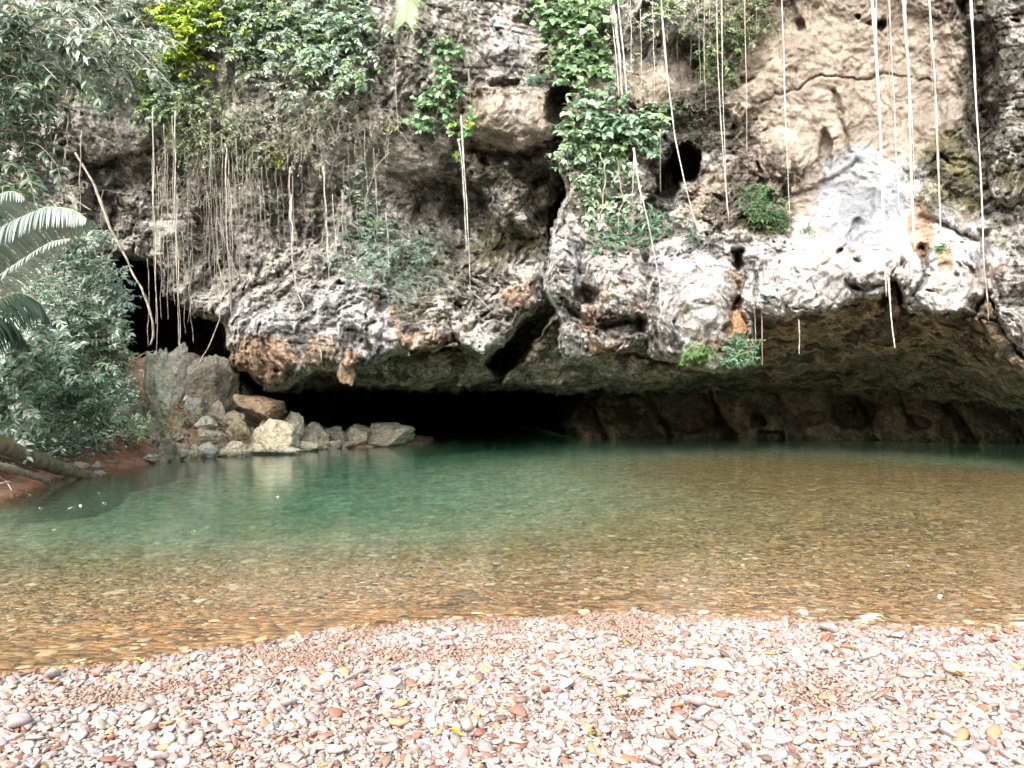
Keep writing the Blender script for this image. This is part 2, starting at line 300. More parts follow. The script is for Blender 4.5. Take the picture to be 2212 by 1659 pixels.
# smoothness of the surface: 1 rough karst, 0.25 smooth faces
rough = np.full(U.shape, 1.0, np.float32)
def soft(cx, cy, rx, ry, k=.35):
    r2 = ((U - cx) / rx) ** 2 + ((V - cy) / ry) ** 2; return sstep(1 + k, 1 - k, r2)
for (cx, cy, rx, ry, a) in [(1850, 170, 260, 200, .6), (1850, 470, 150, 120, .65), (1450, 180, 110, 50, .6), (1100, 260, 110, 60, .6), (1500, 640, 90, 90, .35), (2050, 560, 120, 110, .4), (1750, 600, 90, 60, .35), (240, 240, 90, 120, .3), (860, 350, 100, 60, .4), (1700, 900, 600, 50, .5), (1850, 200, 230, 190, .4)]:
    rough = rough * (1 - a * soft(cx, cy, rx, ry))
X, Z = (U0 - UC) / F * D, CAM_Z + (HV - V0) / F * D
qx = X + .8 * fbm(X, D, Z, .5, 3, 41.); qz = Z + .8 * fbm(X, D, Z, .5, 3, 57.); qy = D
disp = .55 * fbm(qx, qy, qz, .33, 4, 2.) * (.5 + .5 * rough)
disp += rough * (.50 * (billow(qx, qy, qz * .8, .62, 4, 21.) - .45))
disp += rough * .30 * (billow(qx, qy, qz * .55, 1.7, 4, 31., .6) - .45)
# drip flutes that run down the lower hems of the overhang
hem = np.zeros_like(D)
hem = np.where(inL, sstep(-130, -20, sd2), hem); hem = np.where(inR, sstep(-170, -20, sd3), hem); hem *= sstep(380, 480, V)
fl = billow(qx * 2.0, qy * .4, qz * .35, 1.3, 3, 71.)
disp += (hem * .42 * rough + .10 * rough) * (fl - .45)
karst = soft(1080, 470, 130, 170) + soft(1480, 460, 120, 80) + soft(1620, 390, 120, 60) + soft(700, 560, 250, 100) + soft(950, 640, 130, 60) + soft(1330, 690, 120, 70)
disp += np.clip(karst, 0, 1) * .34 * (billow(qx * 1.3, qy, qz * .6, 2.2, 3, 91.) - .42)
pit = fbm(qx, qy, qz, 2.8, 2, 17.); disp -= rough * .38 * sstep(.52, .85, pit)
disp *= np.where(fg, 1.0, np.where(rough_in > 0, 1.0, np.where(sdc < 0, 1.0, .5)))
disp += .075 * fbm(qx, qy, qz, 5.0, 2, 77.) * (.4 + .6 * rough) + .16 * (.25 + .75 * rough) * (.42 - billow(qx, qy, qz * .7, 3.9, 3, 88., .65))
D = D - disp
# strata steps: thin bedding lips
bed = np.abs(noise(X * .25, D * .25, Z * 2.2 + .35 * X, 1.0, 61.)); D = D + .10 * np.exp(-(bed / .06) ** 2) * fg * sstep(.55, 1., rough)
D = np.clip(D, 14, 90)
P = np.stack([(U0 - UC) / F * D, D, CAM_Z + (HV - V0) / F * D], -1)

# ---- stone colours: growth and stains, darker pits, shade painted into hollows
def mixc(C, rgb, m): return C * (1 - m[..., None]) + np.array(rgb, np.float32) * m[..., None]
nA = fbm(P[..., 0], P[..., 1], P[..., 2], .55, 4, 5.); nB = fbm(P[..., 0], P[..., 1], P[..., 2], 1.7, 4, 6.); nC = fbm(P[..., 0] * 2.2, P[..., 1], P[..., 2] * .35, 1.0, 4, 9.)
nD = fbm(P[..., 0], P[..., 1], P[..., 2], 4.5, 3, 66.)
def brk(m, n, k=.55, sharp=.22):                       # break a soft mask up with noise
    return sstep(.5 - sharp, .5 + sharp, m + (n * k) * (m > .01) * (m < 1.01) - .0)
C = np.ones(P.shape, np.float32) * np.array((.42, .40, .36), np.float32)
C = mixc(C, (.53, .505, .455), sstep(-.2, .5, nA)); C = mixc(C, (.27, .25, .215), sstep(.0, .6, nB) * .7)
tan = (.31, .262, .215)
TAN = soft(1850, 150, 330, 330) + soft(1460, 190, 120, 60) + soft(1600, 430, 130, 70) + soft(1100, 260, 150, 80) * .7
C = mixc(C, tan, brk(np.clip(TAN, 0, 1), nA, .4)); C = mixc(C, (.31, .26, .21), brk(soft(1700, 90, 90, 90), nB)); C = mixc(C, (.40, .385, .36), brk(soft(250, 260, 110, 110), nA)*.8); C = mixc(C, (.33, .31, .28), brk(soft(620, 480, 200, 130), nA)*.6); C = mixc(C, (.36, .34, .30), brk(soft(900, 360, 120, 70), nA)*.7)
C = mixc(C, (.38, .33, .27), sstep(.1, .6, nC) * .5 * np.clip(TAN, 0, 1)); C = mixc(C, (.20, .155, .115), sstep(.15, .6, nB) * .55 * np.clip(TAN, 0, 1))
WH = (.56, .555, .55)
for (cx, cy, rx, ry, k) in [(1215, 590, 55, 100, 1), (1500, 620, 120, 110, 1), (1660, 600, 80, 90, 1), (1760, 590, 120, 90, 1), (1900, 560, 110, 90, 1), (1850, 470, 70, 110, .45), (2040, 600, 130, 110, 1), (2060, 490, 80, 60, .8),
        (1320, 620, 95, 60, .7), (800, 690, 75, 95, 1), (680, 690, 70, 70, .75), (740, 640, 80, 36, .8), (540, 690, 70, 40, .75), (620, 700, 60, 50, .6), (1060, 80, 30, 90, .9), (1110, 110, 30, 60, .75), (1180, 40, 60, 60, .5), (950, 700, 60, 45, .5), (1070, 720, 50, 30, .5),
        (1480, 720, 90, 50, .65), (1230, 740, 45, 50, .6), (2160, 720, 60, 60, .6), (1130, 570, 20, 30, .6), (2150, 560, 70, 70, .45), (1680, 670, 60, 30, .7)]:
    C = mixc(C, WH, brk(soft(cx, cy, rx, ry, .6) * k, nB * .6 + nC * .6, .75, .28) * (.80 + .2 * k))
C = mixc(C, (.30, .315, .33), brk(soft(1850, 430, 90, 120), nC, .5) * .5)
C = mixc(C, (.50, .52, .56), brk(soft(1960, 420, 60, 90), nC, .5) * .5)
OR = (.40, .25, .15)
for (cx, cy, rx, ry, k) in [(560, 780, 90, 60, .8), (690, 770, 40, 50, .6), (760, 775, 22, 26, 1), (920, 740, 70, 35, .6), (1330, 640, 80, 60, .45), (1590, 700, 24, 50, .85), (1560, 760, 70, 30, .5), (1985, 500, 30, 70, .85), (2035, 560, 22, 28, .95), (1120, 640, 40, 40, .5),
        (1300, 750, 50, 30, .6), (1580, 610, 25, 40, .6), (2100, 450, 30, 40, .5), (1800, 550, 60, 10, .5), (860, 690, 20, 40, .6), (1270, 690, 40, 30, .5), (2140, 590, 40, 30, .4), (1610, 640, 20, 40, .5)]:
    C = mixc(C, OR, brk(soft(cx, cy, rx, ry, .6) * k, nB * .7 + nD * .4, .7, .25) * .8)
DK = (.13, .125, .10)  # dark growth and stain, also shade painted into the black hollow and cleft
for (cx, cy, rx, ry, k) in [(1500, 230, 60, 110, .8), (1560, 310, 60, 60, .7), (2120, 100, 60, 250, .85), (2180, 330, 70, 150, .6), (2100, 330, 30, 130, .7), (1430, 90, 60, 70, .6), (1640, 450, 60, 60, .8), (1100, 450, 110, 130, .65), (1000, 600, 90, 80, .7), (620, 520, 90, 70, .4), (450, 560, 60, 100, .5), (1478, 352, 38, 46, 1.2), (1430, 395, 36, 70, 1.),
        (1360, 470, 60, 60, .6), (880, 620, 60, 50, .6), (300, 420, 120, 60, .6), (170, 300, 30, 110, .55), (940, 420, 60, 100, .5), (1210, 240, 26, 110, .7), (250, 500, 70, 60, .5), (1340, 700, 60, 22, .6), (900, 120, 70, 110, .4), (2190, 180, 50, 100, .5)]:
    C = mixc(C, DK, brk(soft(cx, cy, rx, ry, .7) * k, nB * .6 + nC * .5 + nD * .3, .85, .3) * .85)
for (cx, cy, rx, ry, k) in [(2040, 380, 90, 90, .7), (1090, 520, 90, 60, .7), (920, 690, 60, 30, .5), (1640, 490, 60, 30, .6), (1560, 780, 70, 30, .4), (2150, 420, 50, 80, .5), (1260, 420, 60, 50, .4), (1120, 400, 60, 40, .4)]:
    C = mixc(C, (.135, .13, .05), brk(soft(cx, cy, rx, ry, .6) * k, nB, .8, .3) * .7)
C = mixc(C, (.30, .26, .23), sstep(.05, .5, nD) * sstep(.42, .55, C[..., 0]) * .8); C = mixc(C, (.36, .28, .22), sstep(.05, .5, nC) * sstep(.42, .55, C[..., 0]) * .65)
# dark biofilm runs, narrow and vertical
run = sstep(.42, .75, fbm(P[..., 0] * 3.0, P[..., 1] * .5, P[..., 2] * .22, 1.0, 3, 101.))
C = mixc(C, (.09, .08, .06), run * .55 * sstep(.2, -.2, fbm(P[..., 0], P[..., 1], P[..., 2], .5, 2, 111.)))
C = mixc(C, (.10, .075, .05), sstep(.45, .8, pit) * .8)  # pits coloured darker than the rock around them
inside = ~fg
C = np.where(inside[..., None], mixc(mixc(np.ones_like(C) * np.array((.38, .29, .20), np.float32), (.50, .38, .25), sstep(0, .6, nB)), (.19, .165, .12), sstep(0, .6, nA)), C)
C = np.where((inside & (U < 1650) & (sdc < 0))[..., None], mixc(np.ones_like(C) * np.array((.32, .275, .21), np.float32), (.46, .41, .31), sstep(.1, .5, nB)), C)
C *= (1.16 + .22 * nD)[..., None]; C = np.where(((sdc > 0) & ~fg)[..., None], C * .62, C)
C = mixc(C, (.33, .35, .375), brk(soft(1860, 430, 95, 110), nC, .5) * .85)
C = np.clip(C, .02, .82)
ii = np.arange(NV * NU).reshape(NV, NU)
quads = np.stack([ii[:-1, :-1], ii[1:, :-1], ii[1:, 1:], ii[:-1, 1:]], -1).reshape(-1, 4)
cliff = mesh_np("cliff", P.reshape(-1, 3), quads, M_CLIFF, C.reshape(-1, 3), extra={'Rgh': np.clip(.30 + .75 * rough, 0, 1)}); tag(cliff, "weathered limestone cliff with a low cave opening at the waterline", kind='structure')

def depth_at(u, v):
    i = int(np.clip(round((v - vs[0]) / STEP), 0, NV - 1)); j = int(np.clip(round((u - us[0]) / STEP), 0, NU - 1)); return float(D[i, j])

# ------------------------------------------------------------------ ground: gravel beach, riverbed
near_d = [(-900, 1520), (0, 1462), (250, 1442), (400, 1415), (480, 1400), (560, 1392), (640, 1378), (700, 1366), (850, 1352), (1000, 1352), (1150, 1338), (1350, 1326), (1450, 1328), (1700, 1342), (1950, 1360), (2211, 1364), (2900, 1370)]
near = np.array([at(u, v, CAM_Z * F / (v - HV))[:2] for u, v in near_d])
far_d = [(-900, 1160), (-300, 1110), (0, 1082), (60, 1060), (110, 1040), (200, 1024), (260, 1012), (330, 1001), (420, 987), (520, 979), (640, 972), (760, 967), (890, 961)]
farp = np.array([at(u, v, CAM_Z * F / (v - HV))[:2] for u, v in far_d])
def near_y(X_): return np.interp(X_, near[:, 0], near[:, 1])
def bed_h(X_, Y_):
    s_ = Y_ - near_y(X_)                                   # metres beyond the near waterline
    z = np.zeros_like(X_)
    shore = s_ < 0
    z = np.where(shore, .075 * (1 - np.exp(s_ * 1.1)) - .012 * s_, z)
    sp = np.clip(s_, 0, None)
    dR = .025 * sp + .10 * (1 - np.exp(-sp * .8))
    # deep pool: centre-left, trending into the cave
    pool = np.exp(-(((X_ + 4.8 + .10 * (Y_ - 14)) / 4.5) ** 2) * .5) * sstep(5.5, 15, Y_)
    pool2 = np.exp(-(((X_ + 0.5) / 6.0) ** 2) * .5) * sstep(20, 33, Y_)
    pool3 = np.exp(-(((X_ - 19) / 4.5) ** 2) * .5) * sstep(16, 22, Y_) * .8
    d = dR + 2.3 * np.clip(pool + pool2 * 1.0 + pool3, 0, 1.25)
    z = np.where(shore, z, -d)
    bump_ = .05 * fbm(X_, Y_, zz0(X_), .45, 3, 4.)
    return z + bump_ * np.clip(np.abs(s_) * .25, .12, 1) + .016 * noise(X_, Y_, zz0(X_), 2.6, 14.) * np.exp(-(s_ / .7) ** 2)
def zz0(a): return np.zeros_like(a)

def grid_ground():
    ys = np.concatenate([np.linspace(-60, 1, 24, endpoint=False), np.arange(1, 9, .045), np.geomspace(9, 95, 260)])
    xs = np.concatenate([np.linspace(-70, -11, 40, endpoint=False), np.linspace(-11, 11, 420, endpoint=False), np.linspace(11, 70, 46)])
    X_, Y_ = np.meshgrid(xs, ys); return X_.astype(np.float32), Y_.astype(np.float32)
gx, gy = grid_ground(); gz = bed_h(gx, gy)
gs = gy - near_y(gx)
n1 = fbm(gx, gy, zz0(gx), 1.1, 4, 3.); n2 = fbm(gx, gy, zz0(gx), .35, 3, 8.)
GC = np.ones(gx.shape + (3,), np.float32) * np.array((.50, .37, .20), np.float32)
GC = mixc(GC, (.56, .36, .20), np.clip(sstep(5.5, .3, gs) * sstep(7, 0, gx) * (.75 + .4 * n1), 0, 1))
GC = mixc(GC, (.36, .30, .19), sstep(.0, .6, n2) * .6)
GC = mixc(GC, (.17, .10, .065), sstep(.05, -.10, gs)); GC = mixc(GC, (.33, .27, .235), sstep(-.2, -.5, gs) * np.clip(sstep(.8, 1.5, np.abs(gx) - .7 * np.clip(gy, 0, 99)), 0, 1))
deep = sstep(-.5, -1.5, gz); GC = mixc(GC, (.80, .78, .66), deep)
gi = np.arange(gx.size).reshape(gx.shape)
gq = np.stack([gi[:-1, :-1], gi[:-1, 1:], gi[1:, 1:], gi[1:, :-1]], -1).reshape(-1, 4)

def bed_mat():
    m, N, L, Pn = new_mat("riverbed_gravel")
    a = N.new("ShaderNodeAttribute"); a.attribute_name = "Col"; tc = N.new("ShaderNodeTexCoord")
    no = N.new("ShaderNodeTexNoise"); no.inputs['Scale'].default_value = 3.5; no.inputs['Detail'].default_value = 3
    L.new(tc.outputs['Object'], no.inputs['Vector'])
    mx = N.new("ShaderNodeMix"); mx.data_type = 'VECTOR'; mx.inputs[0].default_value = .06; L.new(tc.outputs['Object'], mx.inputs[4]); L.new(no.outputs['Color'], mx.inputs[5])
    facs = []
    for sc, st in ((21., .75), (6.5, .5)):
        mp = N.new("ShaderNodeMapping"); mp.inputs['Scale'].default_value = (sc * .62, sc, sc); mp.inputs['Rotation'].default_value = (0, 0, .25 if sc > 10 else -.1); L.new(mx.outputs[1], mp.inputs['Vector'])
        v1 = N.new("ShaderNodeTexVoronoi"); v1.inputs['Scale'].default_value = 1; v1.inputs['Randomness'].default_value = 1; L.new(mp.outputs[0], v1.inputs['Vector'])
        facs.append(v1)
    # stone colours, one per cell
    rp = N.new("ShaderNodeValToRGB"); e = rp.color_ramp.elements
    e[0].position = 0; e[0].color = (.45, .36, .26, 1); e[1].position = 1; e[1].color = (1.75, 1.5, 1.2, 1)
    for p, c in ((.15, (.6, .58, .55, 1)), (.35, (1.0, .85, .62, 1)), (.55, (1.15, 1.05, .8, 1)), (.7, (1.2, .8, .5, 1)), (.85, (.8, .8, .8, 1))):
        q = e.new(p); q.color = c
    sx = N.new("ShaderNodeSeparateColor"); L.new(facs[0].outputs['Color'], sx.inputs[0]); L.new(sx.outputs[0], rp.inputs[0])
    m1 = N.new("ShaderNodeMix"); m1.data_type = 'RGBA'; m1.blend_type = 'MULTIPLY'; m1.inputs[0].default_value = 1; L.new(a.outputs['Color'], m1.inputs[6]); L.new(rp.outputs[0], m1.inputs[7])
    sy = N.new("ShaderNodeSeparateColor"); L.new(facs[1].outputs['Color'], sy.inputs[0])
    mr = N.new("ShaderNodeMapRange"); mr.inputs[3].default_value = .7; mr.inputs[4].default_value = 1.3; L.new(sy.outputs[1], mr.inputs[0])
    # narrow dark gaps between stones
    gp = N.new("ShaderNodeMapRange"); gp.inputs[1].default_value = .40; gp.inputs[2].default_value = .78; gp.inputs[3].default_value = 1.0; gp.inputs[4].default_value = .45; L.new(facs[0].outputs['Distance'], gp.inputs[0])
    mm = N.new("ShaderNodeMath"); mm.operation = 'MULTIPLY'; L.new(mr.outputs[0], mm.inputs[0]); L.new(gp.outputs[0], mm.inputs[1])
    vm = N.new("ShaderNodeVectorMath"); vm.operation = 'SCALE'; L.new(m1.outputs[2], vm.inputs[0]); L.new(mm.outputs[0], vm.inputs['Scale'])
    L.new(vm.outputs[0], Pn.inputs['Base Color']); Pn.inputs['Roughness'].default_value = .8
    b = N.new("ShaderNodeBump"); b.invert = True; b.inputs['Strength'].default_value = .8; b.inputs['Distance'].default_value = .05
    L.new(facs[0].outputs['Distance'], b.inputs['Height']); L.new(b.outputs[0], Pn.inputs['Normal'])
    return m
M_BED = bed_mat()
ground = mesh_np("riverbed", np.stack([gx, gy, gz], -1).reshape(-1, 3), gq, M_BED, GC.reshape(-1, 3)); tag(ground, "gravel riverbed shelving under clear water", kind='structure')

# ------------------------------------------------------------------ water: clear body with ripples
def water_mat():
    m, N, L, Pn = new_mat("clear_water"); N.remove(Pn)
    out = N["Material Output"]; tc = N.new("ShaderNodeTexCoord")
    h = None
    for sc, w, det in (((1.1, 2.6, 1), .55, 3), ((5.5, 9., 1), .28, 3), ((20., 34., 1), .07, 2)):
        mp = N.new("ShaderNodeMapping"); mp.inputs['Scale'].default_value = sc; mp.inputs['Rotation'].default_value = (0, 0, .12); L.new(tc.outputs['Object'], mp.inputs['Vector'])
        no = N.new("ShaderNodeTexNoise"); no.inputs['Scale'].default_value = 1.0; no.inputs['Detail'].default_value = det; L.new(mp.outputs[0], no.inputs['Vector'])
        ma = N.new("ShaderNodeMath"); ma.operation = 'MULTIPLY_ADD'; L.new(no.outputs['Fac'], ma.inputs[0]); ma.inputs[1].default_value = w
        if h is None: ma.inputs[2].default_value = 0
        else: L.new(h, ma.inputs[2])
        h = ma.outputs[0]
    b = N.new("ShaderNodeBump"); b.inputs['Strength'].default_value = .13; b.inputs['Distance'].default_value = .10; L.new(h, b.inputs['Height'])
    gl = N.new("ShaderNodeBsdfGlass"); gl.inputs['Roughness'].default_value = 0.0; gl.inputs['IOR'].default_value = 1.33; L.new(b.outputs[0], gl.inputs['Normal']); L.new(gl.outputs[0], out.inputs['Surface'])
    va = N.new("ShaderNodeVolumeAbsorption"); va.inputs['Color'].default_value = (.12, .70, .63, 1); va.inputs['Density'].default_value = .20
    L.new(va.outputs[0], out.inputs['Volume'])
    return m
M_WATER = water_mat()
wx0, wx1, wy0, wy1, wz = -60., 60., 2.2, 90., -6.
wv_ = [(wx0, wy0, 0), (wx1, wy0, 0), (wx1, wy1, 0), (wx0, wy1, 0), (wx0, wy0, wz), (wx1, wy0, wz), (wx1, wy1, wz), (wx0, wy1, wz)]
water = mesh_np("water", wv_, [[0, 1, 2, 3], [7, 6, 5, 4], [0, 4, 5, 1], [1, 5, 6, 2], [2, 6, 7, 3], [3, 7, 4, 0]], M_WATER, smooth=False); tag(water, "still clear green river water", kind='structure')
# ------------------------------------------------------------------ the earth bank on the left, and an unseen slope added behind the camera to dim the cave
def signed_bank(X_, Y_):
    pts = [tuple(p) for p in farp] + [(-3.4, 31.5), (-3.6, 36), (-14, 46), (-60, 46), (-60, 4)]
    return -poly_sdf(X_, Y_, pts)
def bank_h(X_, Y_):
    d = signed_bank(X_, Y_); u_ = UC + F * X_ / np.maximum(Y_, .1)
    sl_ = np.interp(u_, [-200, 150, 300, 380, 480, 560, 640, 760, 900], [.55, .62, .72, .78, .62, .26, .12, .05, .02])
    z = np.where(d < 0, 1.5 * d, .10 * np.clip(d, 0, 1.2) + sl_ * np.clip(d - .7, 0, None) + .05)
    z = z + sstep(-.2, 1.2, d) * (.22 * fbm(X_, Y_, zz0(X_), .8, 4, 6.) + .12 * (billow(X_, Y_, zz0(X_), 2.2, 3, 16.) - .4))
    return np.clip(z, -3.6, np.interp(u_, [0, 200, 290, 420], [7.5, 5.5, 3.2, 3.4]) + .3 * noise(X_, Y_, zz0(X_), 1.2, 5.))
bx, by = np.meshgrid(np.arange(-34, 1.5, .12).astype(np.float32), np.arange(5, 38, .12).astype(np.float32))
bz = bank_h(bx, by); bu = UC + F * bx / by; bd = signed_bank(bx, by)
b1 = fbm(bx, by, bz, 1.4, 4, 2.); b2 = fbm(bx, by, bz, 5., 3, 4.); 
BC = np.ones(bx.shape + (3,), np.float32) * np.array((.36, .19, .115), np.float32)
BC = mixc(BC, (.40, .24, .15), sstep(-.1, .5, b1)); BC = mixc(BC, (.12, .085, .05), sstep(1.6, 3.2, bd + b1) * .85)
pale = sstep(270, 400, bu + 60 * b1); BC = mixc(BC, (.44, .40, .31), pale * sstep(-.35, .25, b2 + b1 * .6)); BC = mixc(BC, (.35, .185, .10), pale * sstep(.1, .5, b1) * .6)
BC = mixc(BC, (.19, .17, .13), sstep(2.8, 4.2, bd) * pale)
BC = mixc(BC, (.42, .36, .24), sstep(-.1, -.8, bd))
bi = np.arange(bx.size).reshape(bx.shape); bq = np.stack([bi[:-1, :-1], bi[:-1, 1:], bi[1:, 1:], bi[1:, :-1]], -1).reshape(-1, 4)
keep = (bd[:-1, :-1] > -6.2).reshape(-1)
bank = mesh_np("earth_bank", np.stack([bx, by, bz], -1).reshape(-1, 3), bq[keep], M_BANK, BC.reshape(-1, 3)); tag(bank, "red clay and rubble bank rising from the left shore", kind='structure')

hx, hy = np.meshgrid(np.linspace(-90, 90, 120).astype(np.float32), np.linspace(-75, -16, 50).astype(np.float32))
hz = np.clip((-18 - hy) * 1.1, -.5, 14) + 1.6 * fbm(hx, hy, zz0(hx), .16, 4, 3.) * sstep(-16, -24, hy)
hi = np.arange(hx.size).reshape(hx.shape); hq = np.stack([hi[:-1, :-1], hi[:-1, 1:], hi[1:, 1:], hi[1:, :-1]], -1).reshape(-1, 4)
added_shade_hill = mesh_np("added_shade_hill", np.stack([hx, hy, hz], -1).reshape(-1, 3), hq, M_BANK, np.ones((hx.size, 3)) * (.05, .075, .03)); tag(added_shade_hill, "unseen wooded slope added behind the camera to dim the cave", kind='structure')

# ------------------------------------------------------------------ boulders
def ico(n):
    import bmesh
    bm = bmesh.new(); bmesh.ops.create_icosphere(bm, subdivisions=n, radius=1.0)
    V_ = np.array([v.co[:] for v in bm.verts], np.float32); T = np.array([[v.index for v in f.verts] for f in bm.faces], np.int32); bm.free(); return V_, T
ICO = {n: ico(n) for n in (1, 2, 3, 5)}
def rock_shape(rng, n=5, planes=20, amp=.16, flat=1.0):
    V_, T = ICO[n]; r = np.full(len(V_), 1.25, np.float32)
    for _ in range(planes):
        nn = rng.normal(size=3); nn /= np.linalg.norm(nn); d = rng.uniform(.55, .95); c = V_ @ nn
        r = np.minimum(r, np.where(c > .05, d / np.maximum(c, .05), 9))
    W = V_ * r[:, None]; o = rng.rand() * 50
    k = 1 + amp * fbm(W[:, 0], W[:, 1], W[:, 2], 1.6, 4, o) + amp * .6 * (billow(W[:, 0], W[:, 1], W[:, 2] * 2.5, 2.6, 3, o + 7) - .4)
    return W * k[:, None], T
def rotm(rx, ry, rz):
    cx, sx, cy, sy, cz, sz = math.cos(rx), math.sin(rx), math.cos(ry), math.sin(ry), math.cos(rz), math.sin(rz)
    return np.array([[cz, -sz, 0], [sz, cz, 0], [0, 0, 1]]) @ np.array([[cy, 0, sy], [0, 1, 0], [-sy, 0, cy]]) @ np.array([[1, 0, 0], [0, cx, -sx], [0, sx, cx]])
def boulder(label, u0, u1, v0, v1, Y, col, seed, name="boulder", tilt=0., depthk=.9, cat="boulder", group="boulders on the left shore", col2=None, moss=0., planes=20, amp=.17, sink=.14):
    rng = np.random.RandomState(seed); W, T = rock_shape(rng, 5, planes, amp)
    w, h = (u1 - u0) / F * Y, (v1 - v0) / F * Y * (1 + sink)
    W = W @ rotm(0, tilt, rng.uniform(-.6, .6)).T
    lo, hi_ = W.min(0), W.max(0); W = (W - (lo + hi_) / 2) / (hi_ - lo)
    W = W * np.array([w, w * depthk, h]); base = at((u0 + u1) / 2, v1, Y); W[:, 2] += h / 2 - sink * h
    Wp = W + base; n_ = fbm(Wp[:, 0], Wp[:, 1], Wp[:, 2], 2.2, 4, seed); n2_ = fbm(Wp[:, 0], Wp[:, 1], Wp[:, 2] * 3, 4., 3, seed + 5)
    Cc = np.ones((len(W), 3), np.float32) * np.array(col, np.float32); Cc = mixc(Cc, col2 or tuple(c * .6 for c in col), sstep(0, .55, n_)); Cc = mixc(Cc, tuple(c * .45 for c in col), sstep(.25, .6, n2_) * .6)
    if moss: Cc = mixc(Cc, (.09, .10, .03), sstep(-.2, .4, n_ + .3) * moss)
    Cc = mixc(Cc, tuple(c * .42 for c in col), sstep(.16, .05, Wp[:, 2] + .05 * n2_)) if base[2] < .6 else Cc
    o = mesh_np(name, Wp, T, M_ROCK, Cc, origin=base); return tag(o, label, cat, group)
PALE, GREY, BRN = (.62, .57, .43), (.44, .41, .32), (.36, .26, .17)
boulder("large rounded brown boulder on top of the rubble beside the cave mouth", 504, 618, 850, 912, 26.2, BRN, 1, planes=10)
boulder("big flat topped pale limestone block at the water, before the cave", 538, 642, 902, 976, 25.0, (.68, .61, .44), 2, planes=9)
boulder("grey pointed boulder leaning up right behind the pale block", 608, 660, 886, 940, 26.4, GREY, 3, tilt=-.5)
boulder("jagged pale boulder between the pale block and the split rocks", 622, 714, 910, 974, 27.4, (.52, .48, .37), 4, tilt=.3, planes=18, amp=.2)
boulder("low pale ledge of rock at the waterline under the jagged boulder", 618, 690, 952, 976, 26.2, PALE, 5)
boulder("small dark tilted rock wedged in the middle of the shore rocks", 708, 752, 926, 970, 28.3, (.33, .31, .25), 6, tilt=.6)
boulder("ribbed grey rock left of the last rock in the water", 738, 800, 914, 966, 28.8, (.46, .42, .32), 7, tilt=.5, amp=.18)
boulder("wedge shaped ribbed grey rock at the very end of the shore point", 772, 897, 911, 964, 29.4, (.48, .44, .34), 8, tilt=.25, planes=12, amp=.16)
boulder("white rounded rock standing at the waterline left of the pale block", 424, 474, 955, 990, 22.9, (.58, .56, .48), 9)
boulder("small white upright rock beside the white rounded rock", 406, 430, 958, 990, 22.5, PALE, 10)
boulder("flat white slab lying at the edge of the red clay", 308, 350, 980, 996, 20.6, (.60, .58, .52), 11)
boulder("long grey slab tilted down the clay toward the water", 338, 384, 948, 992, 21.4, (.36, .35, .30), 12, tilt=.75, depthk=.6)
boulder("pale triangular rock below the dark crevice", 448, 492, 862, 916, 25.2, (.46, .42, .33), 13, tilt=.6)
boulder("grey angular rock on the slope left of the triangular rock", 394, 442, 856, 892, 24.6, (.38, .36, .31), 14)
boulder("white rock half hidden in the undergrowth", 258, 284, 868, 896, 20.6, (.55, .54, .5), 15)
boulder("pale rock beside the foot of the mossy pillar", 286, 318, 872, 900, 21.0, (.5, .49, .42), 16)
boulder("small white rock on the red clay at the water left of centre", 196, 222, 996, 1014, 18.4, (.6, .57, .52), 17)
boulder("yellowish block on the rubble just left of the pale block", 486, 540, 902, 950, 24.4, (.48, .42, .28), 18)
boulder("dark rock deep in the crevice under the overhang", 462, 520, 800, 862, 28.0, (.12, .11, .09), 19)
boulder("flat yellow grey rock in the rubble above the white rounded rock", 425, 488, 925, 958, 23.8, (.47, .42, .32), 20)
boulder("tall moss streaked limestone pillar at the edge of the undergrowth", 314, 378, 748, 936, 20.9, (.62, .60, .48), 21, name="rock_pillar", cat="rock pillar", group=None, moss=.25, planes=12, amp=.25, depthk=1.0)
boulder("grey rock hump behind the mossy pillar", 352, 410, 735, 860, 24.6, (.40, .375, .31), 22, planes=10, amp=.2)
boulder("large dark grey sloping slab under the dark crevice", 400, 516, 762, 886, 27.0, (.25, .23, .18), 23, tilt=.7, planes=10, amp=.15)
boulder("orange knob of flowstone hanging beside the white lobe", 1576, 1612, 664, 716, 23.3, (.45, .27, .15), 24, name="flowstone_knob", cat="flowstone", group=None, sink=.3)
boulder("brown capped stalactite stump hanging under the left overhang", 727, 768, 768, 828, 24.9, (.42, .30, .19), 25, name="stalactite", cat="stalactite", group=None, sink=.1)
boulder("broad low pale shelf of rock just right of the white rounded rock", 470, 546, 950, 986, 23.8, PALE, 31, tilt=.15)
boulder("thin pale slab lying across the foot of the pale block", 560, 650, 960, 982, 24.6, (.64, .60, .48), 32, depthk=.5)
boulder("grey slanting slab between the split rocks and the ribbed rock", 690, 745, 918, 962, 29.2, (.46, .43, .34), 33, tilt=.6)
boulder("small pale block on the clay left of the white upright rock", 372, 408, 962, 990, 22.0, PALE, 34)
boulder("brownish slab resting on top of the yellowish block", 468, 530, 884, 916, 25.4, (.42, .35, .25), 35, tilt=-.3, depthk=.7)
boulder("pale broken lump beside the foot of the large brown boulder", 560, 606, 900, 930, 26.2, (.58, .52, .38), 36)
boulder("pale chunk at the water between the jagged boulder and the point", 690, 736, 950, 974, 27.6, (.54, .50, .40), 37)
boulder("light grey chunk on the slope under the rock hump", 420, 470, 896, 930, 24.4, (.52, .49, .40), 38, tilt=.4)
